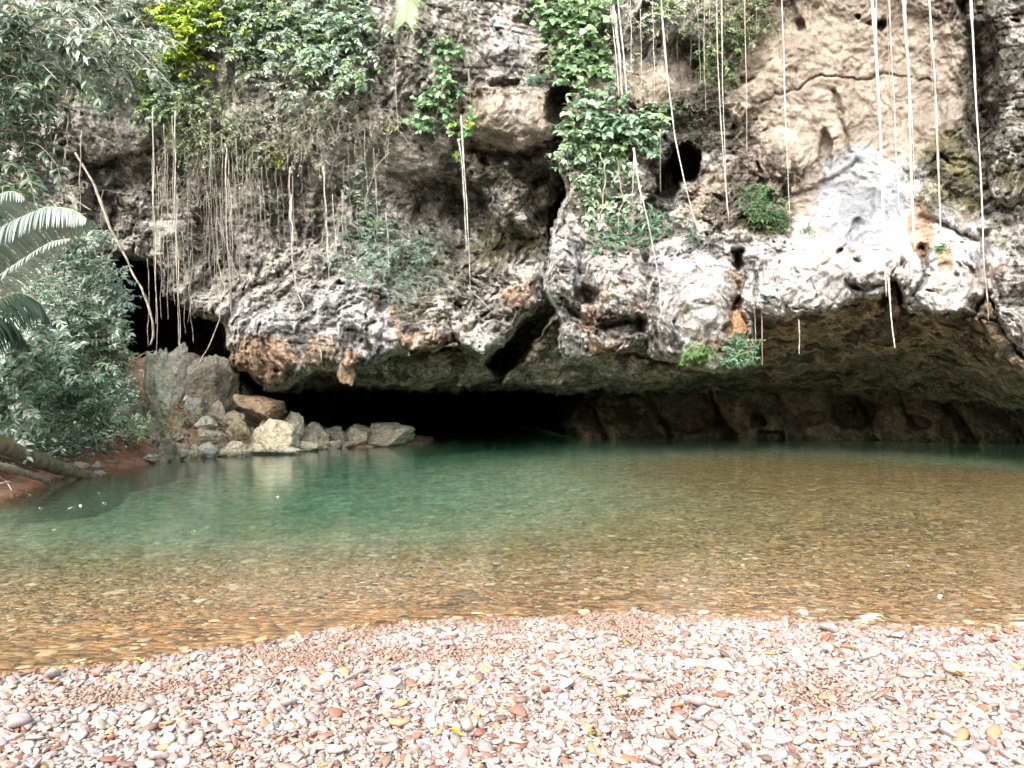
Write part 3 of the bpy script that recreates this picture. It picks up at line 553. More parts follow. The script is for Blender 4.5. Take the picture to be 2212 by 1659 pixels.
# rubble: countable small rocks, a few shared shapes
rng = np.random.RandomState(44)
rub = []
for k in range(9):
    W, T = rock_shape(np.random.RandomState(100 + k), 3, 14, .14); W = W * np.array([1, .8, .62])
    base_c = [(.66, .62, .52), (.52, .46, .34), (.42, .36, .27)][k % 3]
    me_o = mesh_np("rock", W, T, M_ROCK, np.ones((len(W), 3)) * base_c * (1 + .3 * fbm(W[:, 0], W[:, 1], W[:, 2], 2., 3, k))[:, None]); rub.append(me_o)
first = set(); n_r = 0; tries = 0
ZONES = ["on the clay edge near the log", "on the clay shore left of the slabs", "in the rubble under the crevice", "in the rubble before the pale block", "along the shore point"]
while n_r < 285 and tries < 12000:
    tries += 1
    u = rng.uniform(120, 860); Y = rng.uniform(15, 30); X_ = (u - UC) / F * Y
    d = float(signed_bank(np.array([X_], np.float32), np.array([Y], np.float32))[0])
    if d < -.15 or d > (1.0 if u < 330 else 3.6): continue
    if u < 330 and rng.rand() < .6: continue
    z = float(bank_h(np.array([X_], np.float32), np.array([Y], np.float32))[0]); k = rng.randint(9)
    o = rub[k] if k not in first else rub[k].copy()
    if k in first: COL.objects.link(o)
    first.add(k); s_ = rng.uniform(.06, .20) * (1.8 if rng.rand() < .22 else 1) * (.7 if u < 330 else 1)
    o.location = (X_, Y, z + s_ * .15); o.scale = (s_ * rng.uniform(.8, 1.5), s_, s_ * rng.uniform(.7, 1.1)); o.rotation_euler = (rng.uniform(-.4, .4), rng.uniform(-.4, .4), rng.uniform(0, 6.3))
    zone = 0 if u < 230 else 1 if u < 330 else 2 if u < 470 else 3 if u < 620 else 4
    hue = ["whitish", "pale brown", "brown grey"][k % 3]; sz = "large" if s_ > .2 else "small" if s_ < .11 else "medium"
    tag(o, f"{sz} {hue} rock lying {ZONES[zone]}", "rock", f"{sz} {hue} rocks {ZONES[zone]}"); n_r += 1
for k in range(9):
    if k not in first: bpy.data.objects.remove(rub[k])

# ------------------------------------------------------------------ tubes: logs, roots, stems
def tube_arrays(pts, rad, seg=6, wob=0., rng=None):
    pts = np.asarray(pts, float); n = len(pts); rad = np.full(n, rad) if np.isscalar(rad) else np.asarray(rad)
    T_ = np.gradient(pts, axis=0); T_ /= np.linalg.norm(T_, axis=1)[:, None] + 1e-9
    up = np.array([0.13, 1, 0.05]); S = np.cross(T_, up); S /= np.linalg.norm(S, axis=1)[:, None] + 1e-9; Q = np.cross(S, T_)
    a = np.linspace(0, 2 * np.pi, seg, endpoint=False)
    rr = rad[:, None] * (1 + (rng.uniform(-wob, wob, (n, seg)) if wob else 0))
    V_ = pts[:, None] + rr[..., None] * (np.cos(a)[None, :, None] * S[:, None] + np.sin(a)[None, :, None] * Q[:, None])
    i = np.arange(n * seg).reshape(n, seg); j = np.roll(i, -1, 1)
    Q4 = np.stack([i[:-1], j[:-1], j[1:], i[1:]], -1).reshape(-1, 4)
    caps = [[i[0, 0], i[0, s], i[0, s + 1]][::-1] for s in range(1, seg - 1)] + [[i[-1, 0], i[-1, s], i[-1, s + 1]] for s in range(1, seg - 1)]
    return V_.reshape(-1, 3), Q4, np.array(caps)
def resample(pts, n):
    pts = np.asarray(pts, float); d = np.concatenate([[0], np.cumsum(np.linalg.norm(np.diff(pts, axis=0), axis=1))])
    t = np.linspace(0, d[-1], n); return np.stack([np.interp(t, d, pts[:, k]) for k in range(pts.shape[1])], -1)
def smooth(p, k=2):
    p = p.copy()
    for _ in range(k): p[1:-1] = .25 * p[:-2] + .5 * p[1:-1] + .25 * p[2:]
    return p
M_BARK = col_mat("root_bark", rough=.8, spec=.2, var=.3, scale=9., bump=.4)
M_LOG = col_mat("mossy_bark", rough=.9, spec=.15, var=.4, scale=7., bump=.9)
def log(name, label, uvy, r0, r1, col, moss, seed, cat, n=80, seg=18, origin=True):
    rng = np.random.RandomState(seed); p = smooth(resample([at(*q) for q in uvy], n), 6); rad = np.linspace(r0, r1, n) * (1 + .08 * np.sin(np.linspace(0, 17, n) + seed))
    V_, Q4, cp = tube_arrays(p, rad, seg, .04, rng); nn = V_ - np.repeat(p, seg, 0); nz = nn[:, 2] / (np.linalg.norm(nn, axis=1) + 1e-6)
    V_ = V_ + (nn / (np.linalg.norm(nn, axis=1)[:, None] + 1e-6)) * (.12 * r0 * fbm(V_[:, 0], V_[:, 1], V_[:, 2], 3., 3, seed))[:, None]
    Cc = np.ones((len(V_), 3)) * np.array(col); n_ = fbm(V_[:, 0], V_[:, 1], V_[:, 2], 3., 3, seed + 3); Cc = mixc(Cc, (.20, .21, .05), np.clip(sstep(-.1, .5, nz + n_ * .5) * moss * np.repeat(np.linspace(1, .2, n), seg), 0, 1))
    o = mesh_np(name, V_, [Q4, cp], M_LOG, Cc, origin=p[0]); return tag(o, label, cat)
log("fallen_log", "thick mossy fallen log slanting down into the water at left", [(-620, 700, 10.6), (-380, 800, 11.4), (-150, 905, 12.4), (-20, 955, 13.2), (60, 985, 14.4), (125, 1009, 15.8), (205, 1033, 17.0)], .24, .12, (.20, .165, .12), .95, 1, "log")
log("fallen_branch", "bare grey branch lying below the mossy log", [(-60, 990, 12.3), (30, 1014, 13.2), (70, 1028, 14.2), (104, 1040, 14.8)], .07, .05, (.30, .26, .21), .1, 2, "branch", seg=10)
log("fallen_branch", "thin dark stick lying under the fallen log", [(-40, 975, 12.6), (20, 992, 13.4), (80, 1018, 14.6)], .03, .02, (.12, .09, .07), .1, 3, "branch", seg=8)
log("fallen_branch", "whitish dead stick in the twigs at the left edge", [(-20, 1050, 12.0), (18, 1040, 12.4), (40, 1052, 12.7)], .02, .012, (.45, .41, .35), 0, 4, "branch", seg=6)
log("fallen_branch", "short crooked dead stick crossing the whitish stick", [(-10, 1026, 12.2), (14, 1040, 12.4), (26, 1060, 12.3)], .018, .01, (.34, .30, .25), 0, 5, "branch", seg=6)
# ------------------------------------------------------------------ hanging roots
def root(label, uv, r=.02, r2=None, off=.35, col=(.55, .50, .44), group=None, Y=None, wob=.007, seed=0, name="hanging_root", cat="root", crook=0.):
    rng = np.random.RandomState(seed + int(uv[0][0]) * 7 + int(uv[-1][1]))
    uvr = resample(uv, 44)
    dd = np.array([depth_at(u, v) for u, v in uvr]); y1 = dd[uvr[:, 1] > -60]; ymin = np.minimum.accumulate(dd[::-1])[::-1]
    if Y is None:
        lo = min(dd.min(), 99) - off; end = dd[-3:].min() - .12; ys = np.linspace(lo - .15, min(end, lo + 1.2), 44); ys = np.minimum(ys, dd - .08)
        ys = smooth(ys[:, None], 3)[:, 0]
    else: ys = np.linspace(Y[0], Y[1], 44) if isinstance(Y, tuple) else np.full(44, Y)
    p = np.array([at(u, v, y) for (u, v), y in zip(uvr, ys)])
    t = np.linspace(0, 1, 44) * 12; p[:, 0] += wob * np.sin(t * .5 + rng.rand() * 6) + wob * .35 * np.sin(t * 1.7 + rng.rand() * 6) + rng.normal(size=44) * wob * .15 + crook * smooth(np.cumsum(rng.normal(size=(44, 1)), 0), 2)[:, 0] * .45
    p[:, 1] += wob * np.sin(t * 1.9 + rng.rand() * 6)
    rad = np.linspace(r, r2 if r2 is not None else r * .55, 44) * (1 + .16 * rng.normal(size=44).clip(-1.5, 1.5)) * (1 + .22 * np.sin(np.linspace(0, 14 * rng.rand() + 4, 44) + rng.rand() * 6))
    V_, Q4, cp = tube_arrays(p, rad, 7, .15, rng)
    n_ = fbm(V_[:, 0] * 3, V_[:, 1], V_[:, 2] * 2, 2., 3, rng.rand() * 30); Cc = np.ones((len(V_), 3)) * np.array(col); Cc = mixc(Cc, tuple(c * .55 for c in col), sstep(.0, .5, n_))
    o = mesh_np(name, V_, [Q4, cp], M_BARK, Cc, origin=p[0]); return tag(o, label, cat, group)
WHT, ORG, GRY, BRW = (.60, .57, .53), (.50, .31, .21), (.36, .33, .28), (.30, .25, .19)
TOPV = -330
root("thickest white hanging root, a stout pale cord at upper right", [(1876, TOPV), (1880, -40), (1889, 90), (1900, 260), (1905, 430), (1909, 530), (1914, 640)], .075, .02, col=WHT, off=.9)
root("thin pale cord running just right of the thickest white root", [(1890, TOPV), (1893, 120), (1903, 300), (1912, 560)], .018, .008, col=WHT, off=.95)
root("orange brown thread hanging between the two stout white roots", [(1908, TOPV), (1916, 60), (1922, 180), (1929, 262)], .018, .012, col=ORG, off=.9)
root("slim white root that kinks halfway and thins out, between the stout ones", [(1912, TOPV), (1921, 20), (1926, 140), (1932, 230), (1933, 300), (1942, 470)], .030, .010, col=WHT, off=.8)
root("stout white and rust stained root, second thickest on the right", [(1938, TOPV), (1950, -10), (1962, 180), (1966, 330), (1969, 430), (1976, 540)], .060, .022, col=(.68, .60, .55), off=.85)
root("pale strand clinging along the rust stained stout root", [(1950, TOPV), (1956, 60), (1970, 260), (1976, 430)], .018, .012, col=WHT, off=.85)
root("pale pinkish root left of the dark streak, ending above the orange stain", [(1995, TOPV), (2006, 0), (2017, 160), (2025, 330), (2032, 520)], .040, .016, col=(.66, .58, .50), off=.8)
root("thin strand tangled round the pink root left of the dark streak", [(2000, TOPV), (2009, 60), (2013, 190), (2028, 350)], .014, .009, col=ORG, off=.82)
root("bright white root hanging in front of the dark wet streak at far right", [(2090, TOPV), (2097, 0), (2106, 190), (2114, 330), (2122, 480), (2124, 590)], .048, .014, col=(.8, .78, .75), off=1.0)
root("thin tail of root reaching below the overhang lip at far right", [(2124, 560), (2130, 630), (2135, 692)], .018, .012, col=WHT, off=.5)
root("straight pale root hanging alone over the plain tan wall", [(1683, TOPV), (1688, 0), (1694, 200), (1699, 330), (1706, 470)], .026, .012, col=WHT, off=.6)
root("thin root over the tan wall between the ferns and the plain wall", [(1604, TOPV), (1608, 60), (1612, 200), (1613, 335)], .016, .010, col=(.6, .5, .42), off=.5)
root("twin pale roots, left one, hanging down past the moss patch", [(1545, TOPV), (1549, 120), (1556, 260), (1562, 350), (1570, 455)], .022, .012, col=WHT, off=.6)
root("twin pale roots, right one, hanging down past the moss patch", [(1556, TOPV), (1560, 170), (1565, 300), (1567, 400), (1574, 480)], .020, .010, col=WHT, off=.62)
root("long slanting white root crossing the black hollow", [(1424, TOPV + 60), (1428, 20), (1440, 150), (1458, 300), (1480, 400), (1498, 470), (1512, 510)], .030, .016, col=WHT, off=.7)
root("slanting white root from the leafy cascade down to the white lobe", [(1368, 320), (1382, 410), (1400, 480), (1412, 550), (1424, 610), (1428, 690)], .028, .010, col=WHT, off=.5)
root("short white root under the round leaved bush, left of the black hollow", [(1369, 330), (1367, 400), (1364, 445)], .022, .014, col=WHT, off=.6)
root("vertical pale root before the black hollow, right of the round leaved bush", [(1425, 280), (1426, 360), (1426, 415)], .018, .012, col=WHT, off=.7)
root("faint thread hanging through the round leaved bush", [(1383, 20), (1385, 130), (1384, 220)], .012, .008, col=(.6, .5, .42), off=.5)
root("left root of the dark framed pair above the middle cleft", [(990, 300), (996, 340), (1002, 420), (1006, 500), (1008, 545)], .030, .018, col=WHT, off=.8)
root("right root of the dark framed pair, trailing down to the left lip", [(996, 250), (1001, 340), (1007, 430), (1012, 540), (1016, 630)], .026, .008, col=WHT, off=.8)
root("short thick pale root ending on the wall under the top palm leaf", [(1012, 150), (1014, 190), (1016, 222)], .03, .02, col=(.6, .56, .5), off=.4)
root("thin root hanging free beneath the highest leafy ledge of the centre", [(854, 130), (856, 230), (860, 282)], .02, .012, col=(.55, .5, .42), off=.4)
root("short white root hanging below the white rock shelf over the cave, right side", [(1724, 690), (1727, 735), (1725, 765)], .018, .012, col=WHT, Y=(22.4, 22.4))
root("thin white root with a crooked tip hanging over the brown cave ceiling", [(1919, 600), (1924, 690), (1929, 730), (1933, 752)], .024, .015, col=WHT, Y=(20.7, 20.7))
root("brown root tail hanging beside the last fern of the white lobe", [(1642, 640), (1646, 700), (1645, 790)], .014, .01, col=(.42, .33, .26), Y=(23.0, 23.0))
root("second brown root tail, right of the fern on the white lobe", [(1628, 660), (1633, 740), (1632, 775)], .012, .008, col=(.42, .33, .26), Y=(23.0, 23.0))
for k, (u0, u1, lab) in enumerate([(1584, 1592, "pale trunk like root, thickest of the bundle by the heart leaved vine"), (1578, 1584, "left strand of the pale root bundle by the heart leaved vine"), (1596, 1601, "right strand of the pale root bundle by the heart leaved vine")]):
    root(lab, [(u0 - 262, TOPV), (u0 - 262, 0), (u1 - 262 + 8, 120), (u1 - 262 + 14, 210)], (.06, .03, .03)[k], (.045, .02, .02)[k], col=(.66, .64, .58), off=.5 + .08 * k)
ORD = ["first", "second", "third", "fourth", "fifth", "sixth", "seventh", "eighth", "ninth", "tenth", "eleventh", "twelfth", "thirteenth", "fourteenth", "fifteenth", "sixteenth", "seventeenth", "eighteenth", "nineteenth", "twentieth"]
# curtain in front of the small dark hole
c1 = [(332, 290, 700), (335, 300, 850), (345, 420, 690), (352, 470, 640), (360, 330, 690), (374, 310, 660), (381, 300, 800), (386, 480, 870), (398, 560, 720), (412, 600, 740)]
for k, (u, v0, v1) in enumerate(c1):
    root(f"{ORD[k]} root from the left in the group hanging before the small dark hole", [(u - 3, v0 - 60), (u, (v0 + v1) / 2), (u + 4, v1)], .022 if k in (1, 6, 7) else .014, .012, col=(.48, .44, .38) if k in (1, 6, 7) else GRY, off=.9, group="roots before the small dark hole", wob=.03, seed=k)
c2 = [(458, 300, 640), (468, 380, 560), (482, 330, 600), (492, 360, 700), (499, 375, 620), (508, 390, 575), (516, 340, 640), (527, 360, 540), (536, 400, 600), (545, 380, 560), (560, 360, 500), (571, 400, 560), (580, 370, 520), (600, 400, 540), (612, 420, 520), (629, 400, 620), (636, 420, 560), (655, 380, 480), (672, 400, 500)]
for k, (u, v0, v1) in enumerate(c2):
    root(f"{ORD[k]} root from the left in the long curtain under the leafy ledge", [(u - 5, v0 - 40), (u, (v0 + v1) / 2), (u + 6, v1)], .020 if k in (3, 4, 15) else .012, .007, col=(.50, .46, .40) if k in (3, 4, 15) else GRY, off=.55, group="root curtain under the leafy ledge", wob=.03, seed=k + 40)
c3 = [(704, 380, 570), (709, 500, 640), (723, 440, 560), (741, 430, 560), (790, 300, 420), (812, 340, 520), (838, 480, 600), (486, 740, 860), (692, 720, 800)]
n3 = ["long straight pale root left of the grey green shrub", "thin root tail brushing the top of the left white lobe", "short thin root against the dark groove left of the grey green shrub", "fine thread at the left edge of the grey green shrub", "thin curved root under the wispy plants left of centre", "thin root hanging through the top of the grey green shrub", "fine thread hanging through the middle of the grey green shrub", "thin root hanging over the dark crevice at the left end of the overhang", "little root hanging under the orange part of the left overhang"]
for k, (u, v0, v1) in enumerate(c3): root(n3[k], [(u - 4, v0 - 20), (u, (v0 + v1) / 2), (u + 3, v1)], .024 if k in (0, 7) else .014, .010, col=(.6, .56, .5), off=.5, wob=.02, seed=k + 80)
c4 = [(98, 250, 330, "short pale root at far left beside the dark tree leaves"), (140, 470 - 100, 470, "upright grey stem beside the palm leaf"), (174, 330, 560, "pale root right of the palm leaf"), (144, 290, 420, "thin root against the grey wall behind the palm"), (220, 460, 560, "dark thin root below the shadowed ledge at left"), (320, 610, 750, "thin root hanging inside the small dark hole")]
for k, (u, v0, v1, lab) in enumerate(c4): root(lab, [(u, v0 - 50), (u + 1, v1)], .020, .012, col=GRY, off=1.2, wob=.03, seed=k + 120)
c5 = [(1440, 10, 90), (1460, 30, 130), (1476, 0, 70), (1490, 40, 140), (1508, 60, 190), (1530, 20, 120), (1520, 100, 240), (1410, 60, 230), (1360, 60, 200), (1630, 20, 90)]
for k, (u, v0, v1) in enumerate(sorted(c5)): root(f"{ORD[k]} fine root from the left in the fringe below the top right shrubs", [(u, v0 - 120), (u + 3, v1)], .013, .008, col=(.55, .5, .43), off=.4, group="fine roots below the top right shrubs", wob=.02, seed=k + 140)
rr_ = np.random.RandomState(31)
for k in range(34):
    u = rr_.uniform(330, 760); v0 = rr_.uniform(280, 420); v1 = v0 + rr_.uniform(90, 330)
    root("very fine grey brown root strand among the roots of the left wall", [(u - 6, v0), (u, (v0 + v1) / 2), (u + rr_.uniform(-8, 12), min(v1, 700))], .010, .006, col=(.38, .34, .28), off=.4 + .3 * rr_.rand(), group="finest root strands of the left wall", wob=.03, seed=200 + k)
# woody lianas and crooked branches
root("long woody liana slanting down the left wall into the dark hole", [(160, 330), (200, 400), (242, 490), (270, 545), (318, 620), (338, 690), (340, 730), (330, 745)], .05, .035, col=(.42, .38, .31), off=.9, name="liana", cat="liana", crook=.06)
root("thin liana hanging down the left wall beside the dark leaves", [(150, 190), (128, 260), (116, 310), (116, 380), (150, 420), (192, 455)], .026, .018, col=(.38, .34, .28), off=.6, name="liana", cat="liana", crook=.06)
root("curved branch sweeping up to the right across the dark hole", [(355, 820), (380, 800), (415, 788), (438, 760), (460, 700), (480, 620), (470, 560)], .022, .012, col=(.46, .42, .35), off=1.3, name="liana", cat="liana", crook=.06)
root("second curved branch looping below the first across the dark hole", [(392, 800), (425, 790), (445, 765), (452, 740)], .016, .010, col=(.46, .42, .35), off=1.35, name="liana", cat="liana")
root("bare crooked branch poking from the undergrowth over the dark hole", [(205, 724), (255, 778), (290, 776), (310, 764), (332, 758)], .024, .016, col=(.5, .46, .38), Y=(21.5, 22.5), name="branch", cat="branch")
root("loop of vine hanging left of the root curtain", [(470, 470), (492, 540), (510, 590), (535, 610)], .016, .010, col=(.42, .38, .3), off=.6, name="liana", cat="liana")
root("curving vine stem in the wispy plants above the grey green shrub", [(960 - 120, 330), (812, 360), (792, 420), (790, 470)], .020, .012, col=(.5, .46, .38), off=.5, name="liana", cat="liana")
root("knotted hanging vine with side shoots right of the root curtain", [(630, 420), (634, 520), (640, 610), (655, 660), (636, 690)], .02, .014, col=(.6, .57, .5), off=.5, name="liana", cat="liana", crook=.06)
root("twisted vine stems beneath the round leaved bush", [(1300, 330), (1310, 380), (1296, 440), (1290, 500)], .024, .014, col=(.42, .36, .28), off=.6, name="liana", cat="liana", crook=.06)
root("second twisted vine stem beneath the round leaved bush", [(1330, 340), (1345, 390), (1338, 450), (1330, 520)], .02, .012, col=(.42, .36, .28), off=.6, name="liana", cat="liana", crook=.06)
root("short forked root on the dark wall under the framed pair", [(1010, 620), (1030, 640), (1058, 668)], .022, .014, col=(.5, .46, .4), off=.25)
root("rooty strand below the heart leaved vine in the middle", [(940, 190), (936, 240), (925, 290), (944, 330)], .016, .010, col=(.5, .46, .38), off=.4, name="liana", cat="liana", crook=.05)

# ------------------------------------------------------------------ plants
M_LEAF = col_mat("leaf", rough=.33, spec=.75, transl=.2)
M_STEM = col_mat("twig", rough=.8, spec=.2)
def leaf_mesh(Pc, Dr, Nm, Ln, Wd, Cc, heart=False):
    Dr = Dr / (np.linalg.norm(Dr, axis=1)[:, None] + 1e-9); S = np.cross(Dr, Nm); S /= np.linalg.norm(S, axis=1)[:, None] + 1e-9; Nn = np.cross(S, Dr)
    L_, W_ = Ln[:, None], Wd[:, None]
    rows = [(0, 0, 0), (.28, .5 if heart else .42, .06), (.62, .42 if heart else .40, .10), (1.0, 0, -.12)]
    vs_ = [Pc]
    for (a, w, h) in rows[1:3]:
        vs_ += [Pc + Dr * L_ * a - S * W_ * w + Nn * L_ * (h), Pc + Dr * L_ * a + Nn * L_ * (h - .07), Pc + Dr * L_ * a + S * W_ * w + Nn * L_ * (h)]
    vs_.append(Pc + Dr * L_ + Nn * L_ * -.14)
    V_ = np.stack(vs_, 1); n = len(Pc); b = (np.arange(n) * 8)[:, None]
    tris = np.concatenate([b + np.array([[0, 2, 1]]), b + np.array([[0, 3, 2]]), b + np.array([[4, 5, 7]]), b + np.array([[5, 6, 7]])]); qs = np.concatenate([b + np.array([[1, 2, 5, 4]]), b + np.array([[2, 3, 6, 5]])])
    return V_.reshape(-1, 3), tris, qs, np.repeat(Cc, 8, 0)
YEL, MID, BLU, DRK, PAL, OLV, BRT = (.46, .60, .05), (.25, .37, .17), (.29, .40, .30), (.05, .09, .05), (.50, .57, .48), (.26, .29, .17), (.32, .47, .26)  # PAL has the whitish sheen of the sky painted into the leaf
def plant(label, cat, regions, n_stems, slen, leaf, spacing, cols, seed, name="shrub", Y=None, out=.5, up=.1, lat=(0, .5), grav=.5, twig=(.33, .29, .22), group=None, heart=False, off=.05, pinn=True, stem_r=.010, nrm=(0, -.55, .8), hang=.25, anchor=None, branch=None):
    leaf = (leaf[0] * 1.12, leaf[1] * 1.12); n_stems = int(n_stems * 1.12); spacing = spacing * .9
    rng = np.random.RandomState(seed); areas = np.array([r[2] * r[3] for r in regions], float); areas /= areas.sum()
    SP, SQ, SC = [], [], []; nb = 0; LP, LD, LN, LL, LW, LC = [], [], [], [], [], []
    cc = np.array([c for c, _ in cols]); pw = np.array([w for _, w in cols], float); pw /= pw.sum()
    base = None; nrm = np.array(nrm, float)
    for i in range(n_stems):
        r = regions[rng.choice(len(regions), p=areas)]; a = rng.uniform(0, 2 * np.pi); q = math.sqrt(rng.rand())
        u, v = r[0] + r[2] * q * math.cos(a), r[1] + r[3] * q * math.sin(a)
        y = (Y if np.isscalar(Y) else rng.uniform(*Y)) if Y is not None else depth_at(u, v) - off
        p = at(u, v, y); 
        if base is None: base = p.copy() if anchor is None else np.array(anchor)
        d = np.array([lat[0] + lat[1] * rng.normal(), -out * rng.uniform(.4, 1.3), up + .35 * rng.normal()]); d /= np.linalg.norm(d)
        L_ = slen * rng.uniform(.5, 1.35); n = max(4, int(L_ / .09)); pts = [p]
        for _ in range(n):
            d = d + np.array([rng.normal() * .12, rng.normal() * .10, rng.normal() * .12 - grav * .12]); d /= np.linalg.norm(d); pts.append(pts[-1] + d * L_ / n)
        pts = np.array(pts)
        if Y is None:
            pass
        V_, Q4, _c = tube_arrays(pts, np.linspace(stem_r, stem_r * .4, len(pts)), 4); SP.append(V_); SQ.append(Q4 + nb); nb += len(V_)
        m = max(3, int(L_ / spacing)); t = np.sort(rng.uniform(.12, 1, m)); ti = t * (len(pts) - 1); i0 = np.minimum(ti.astype(int), len(pts) - 2); fr = (ti - i0)[:, None]
        P_ = pts[i0] * (1 - fr) + pts[i0 + 1] * fr; T_ = pts[i0 + 1] - pts[i0]; T_ /= np.linalg.norm(T_, axis=1)[:, None]
        side = np.cross(T_, nrm + rng.normal(size=3) * .15); side /= np.linalg.norm(side, axis=1)[:, None] + 1e-9; sg = np.where(np.arange(m) % 2, 1, -1)[:, None]
        dr = side * sg * rng.uniform(.6, 1.1, (m, 1)) + T_ * rng.uniform(.15, .7, (m, 1)) + rng.normal(size=(m, 3)) * .22 + np.array([0, 0, -hang])
        N_ = nrm + rng.normal(size=(m, 3)) * .38
        ll = leaf[0] * rng.uniform(.55, 1.25, m); c_ = cc[rng.choice(len(cc), p=pw)] if rng.rand() < .6 else None
        col_ = (np.tile(c_, (m, 1)) if c_ is not None else cc[rng.choice(len(cc), m, p=pw)]) * rng.uniform(.7, 1.3, (m, 1))
        LP.append(P_); LD.append(dr); LN.append(N_); LL.append(ll); LW.append(ll * leaf[1]); LC.append(col_)
    e = empty(name, base, label, cat, group)
    V_ = np.concatenate(SP); tg = mesh_np("twigs", V_ - base, np.concatenate(SQ), M_STEM, np.ones((len(V_), 3)) * np.array(twig), parent=e); tg['kind'] = 'stuff'
    V_, tr_, qs, Cc = leaf_mesh(np.concatenate(LP), np.concatenate(LD), np.concatenate(LN), np.concatenate(LL), np.concatenate(LW), np.concatenate(LC), heart)
    mesh_np("foliage", V_ - base, [tr_, qs], M_LEAF, Cc, parent=e, smooth=True); return e
S_ = [0]
# top left: branches of a tree that leans in over the bank
plant("dark glossy tree leaves hanging down the far left edge", "tree", [(30, 200, 70, 110), (20, 330, 55, 90), (0, 60, 80, 90)], 150, 1.2, (.20, .38), .055, [(DRK, 4), ((.07, .13, .06), 3), ((.16, .24, .15), 2)], 1, name="tree", Y=(14.5, 17.5), grav=1.2, stem_r=.012)
plant("pale sheen leaves on branches arching in from the top left corner", "tree", [(110, 50, 150, 60), (60, 110, 110, 50), (230, 90, 60, 45)], 150, 1.5, (.21, .30), .06, [(PAL, 4), ((.30, .40, .32), 2), (DRK, 2), (MID, 1)], 2, name="tree", Y=(15, 18.5), lat=(.8, .3), grav=.4, out=.2, nrm=(-.1, -.5, 1), stem_r=.018, twig=(.36, .33, .27))
plant("fine dark green bush on the wall behind the pale sheen branches", "shrub", [(200, 150, 75, 55), (230, 200, 40, 30), (270, 60, 40, 50)], 110, .8, (.12, .40), .035, [((.06, .14, .05), 3), (MID, 1), (DRK, 2)], 3, grav=.8)
plant("dark recess shrub between the pale branches and the yellow green bush", "shrub", [(285, 110, 30, 70)], 50, .7, (.15, .35), .045, [(DRK, 3), ((.05, .09, .06), 2)], 4)
plant("bright yellow green bush at the top, the most vivid leaves", "shrub", [(400, 40, 65, 50), (365, 105, 60, 50), (450, 20, 50, 30)], 190, .9, (.15, .55), .05, [(YEL, 5), ((.22, .40, .06), 2), (MID, 1)], 5, grav=.5)
plant("green shrub trailing below the bright yellow bush", "shrub", [(350, 200, 50, 55), (345, 255, 35, 35), (400, 230, 45, 60), (420, 170, 50, 40)], 130, .8, (.13, .40), .045, [(MID, 3), (BLU, 2), ((.24, .40, .08), 1), ((.07, .14, .05), 2)], 6, grav=.9)
plant("leafy bush with blue green leaves filling the top left of centre", "shrub", [(520, 60, 80, 70), (600, 40, 90, 60), (560, 130, 60, 40)], 190, 1.0, (.17, .50), .055, [(BLU, 3), (MID, 3), (YEL, .7), (PAL, 2)], 7, grav=.6, up=.2)
plant("blue green bush hanging over the wall edge under the top palm leaf", "shrub", [(720, 60, 90, 70), (760, 130, 60, 60), (680, 120, 80, 50)], 190, 1.0, (.18, .48), .055, [(BLU, 4), ((.26, .42, .26), 2), (MID, 2), (PAL, 2)], 8, grav=.8)
plant("pale grey green shrub in the middle of the hanging thicket", "shrub", [(600, 150, 60, 50), (640, 190, 50, 40)], 70, .8, (.16, .35), .05, [(PAL, 3), ((.25, .33, .28), 2), (OLV, 1)], 9)
plant("twiggy olive thicket below the hanging bushes, left part", "shrub", [(470, 250, 80, 70), (430, 320, 50, 40), (500, 320, 60, 40)], 190, .8, (.12, .30), .05, [(OLV, 3), ((.20, .24, .13), 2), (MID, 2), (DRK, 1)], 10, grav=1.2, twig=(.40, .36, .29))
plant("twiggy grey thicket below the hanging bushes, right part", "shrub", [(620, 270, 90, 70), (700, 240, 60, 50), (580, 330, 60, 30)], 170, .8, (.11, .26), .06, [(OLV, 3), ((.24, .27, .18), 2), (PAL, 1)], 11, grav=1.2, twig=(.44, .40, .33))
plant("small yellowish plant above the root curtain", "plant", [(600, 345, 24, 12)], 22, .35, (.12, .45), .04, [(YEL, 2), ((.30, .36, .12), 2)], 12)
plant("ferny plant with long narrow leaves under the olive thicket", "fern", [(505, 350, 45, 30)], 40, .55, (.24, .16), .05, [((.16, .24, .14), 2), (PAL, 1)], 13, name="fern")
plant("tiny rosette plant growing on bare rock right of the thicket", "plant", [(845, 275, 14, 10)], 10, .3, (.20, .20), .05, [((.30, .36, .16), 1)], 14)
plant("green trailing vine of rounded leaves left of the middle white patch", "vine", [(945, 130, 22, 40), (955, 200, 30, 40), (925, 250, 35, 25), (985, 105, 20, 10)], 60, .6, (.16, .75), .055, [((.24, .42, .22), 3), (BRT, 1), ((.16, .30, .14), 2)], 15, name="vine", heart=True, grav=1.0)
plant("small green tuft where the framed root pair begins", "vine", [(1000, 270, 25, 14), (988, 325, 18, 8)], 20, .4, (.15, .7), .05, [((.16, .38, .12), 2), ((.34, .44, .08), 1)], 16, name="vine", heart=True)
plant("wispy plant cluster hanging on the rock above the grey green shrub", "plant", [(785, 380, 14, 40), (770, 430, 22, 30), (800, 460, 18, 30)], 40, .5, (.14, .5), .05, [(PAL, 2), ((.18, .34, .16), 2)], 17)
plant("heart leaved vine cascading from the top centre", "vine", [(1200, 30, 50, 50), (1245, 60, 50, 50), (1230, 130, 40, 50), (1280, 110, 45, 50), (1270, 20, 50, 30)], 130, .7, (.20, .85), .07, [(BRT, 3), ((.22, .38, .19), 3), (MID, 2)], 18, name="vine", heart=True, grav=1.0)
plant("flat dark fern spray beside the middle white patch", "fern", [(1165, 165, 45, 12)], 26, .5, (.10, .25), .03, [((.10, .24, .13), 1)], 19, name="fern", lat=(.5, .5))
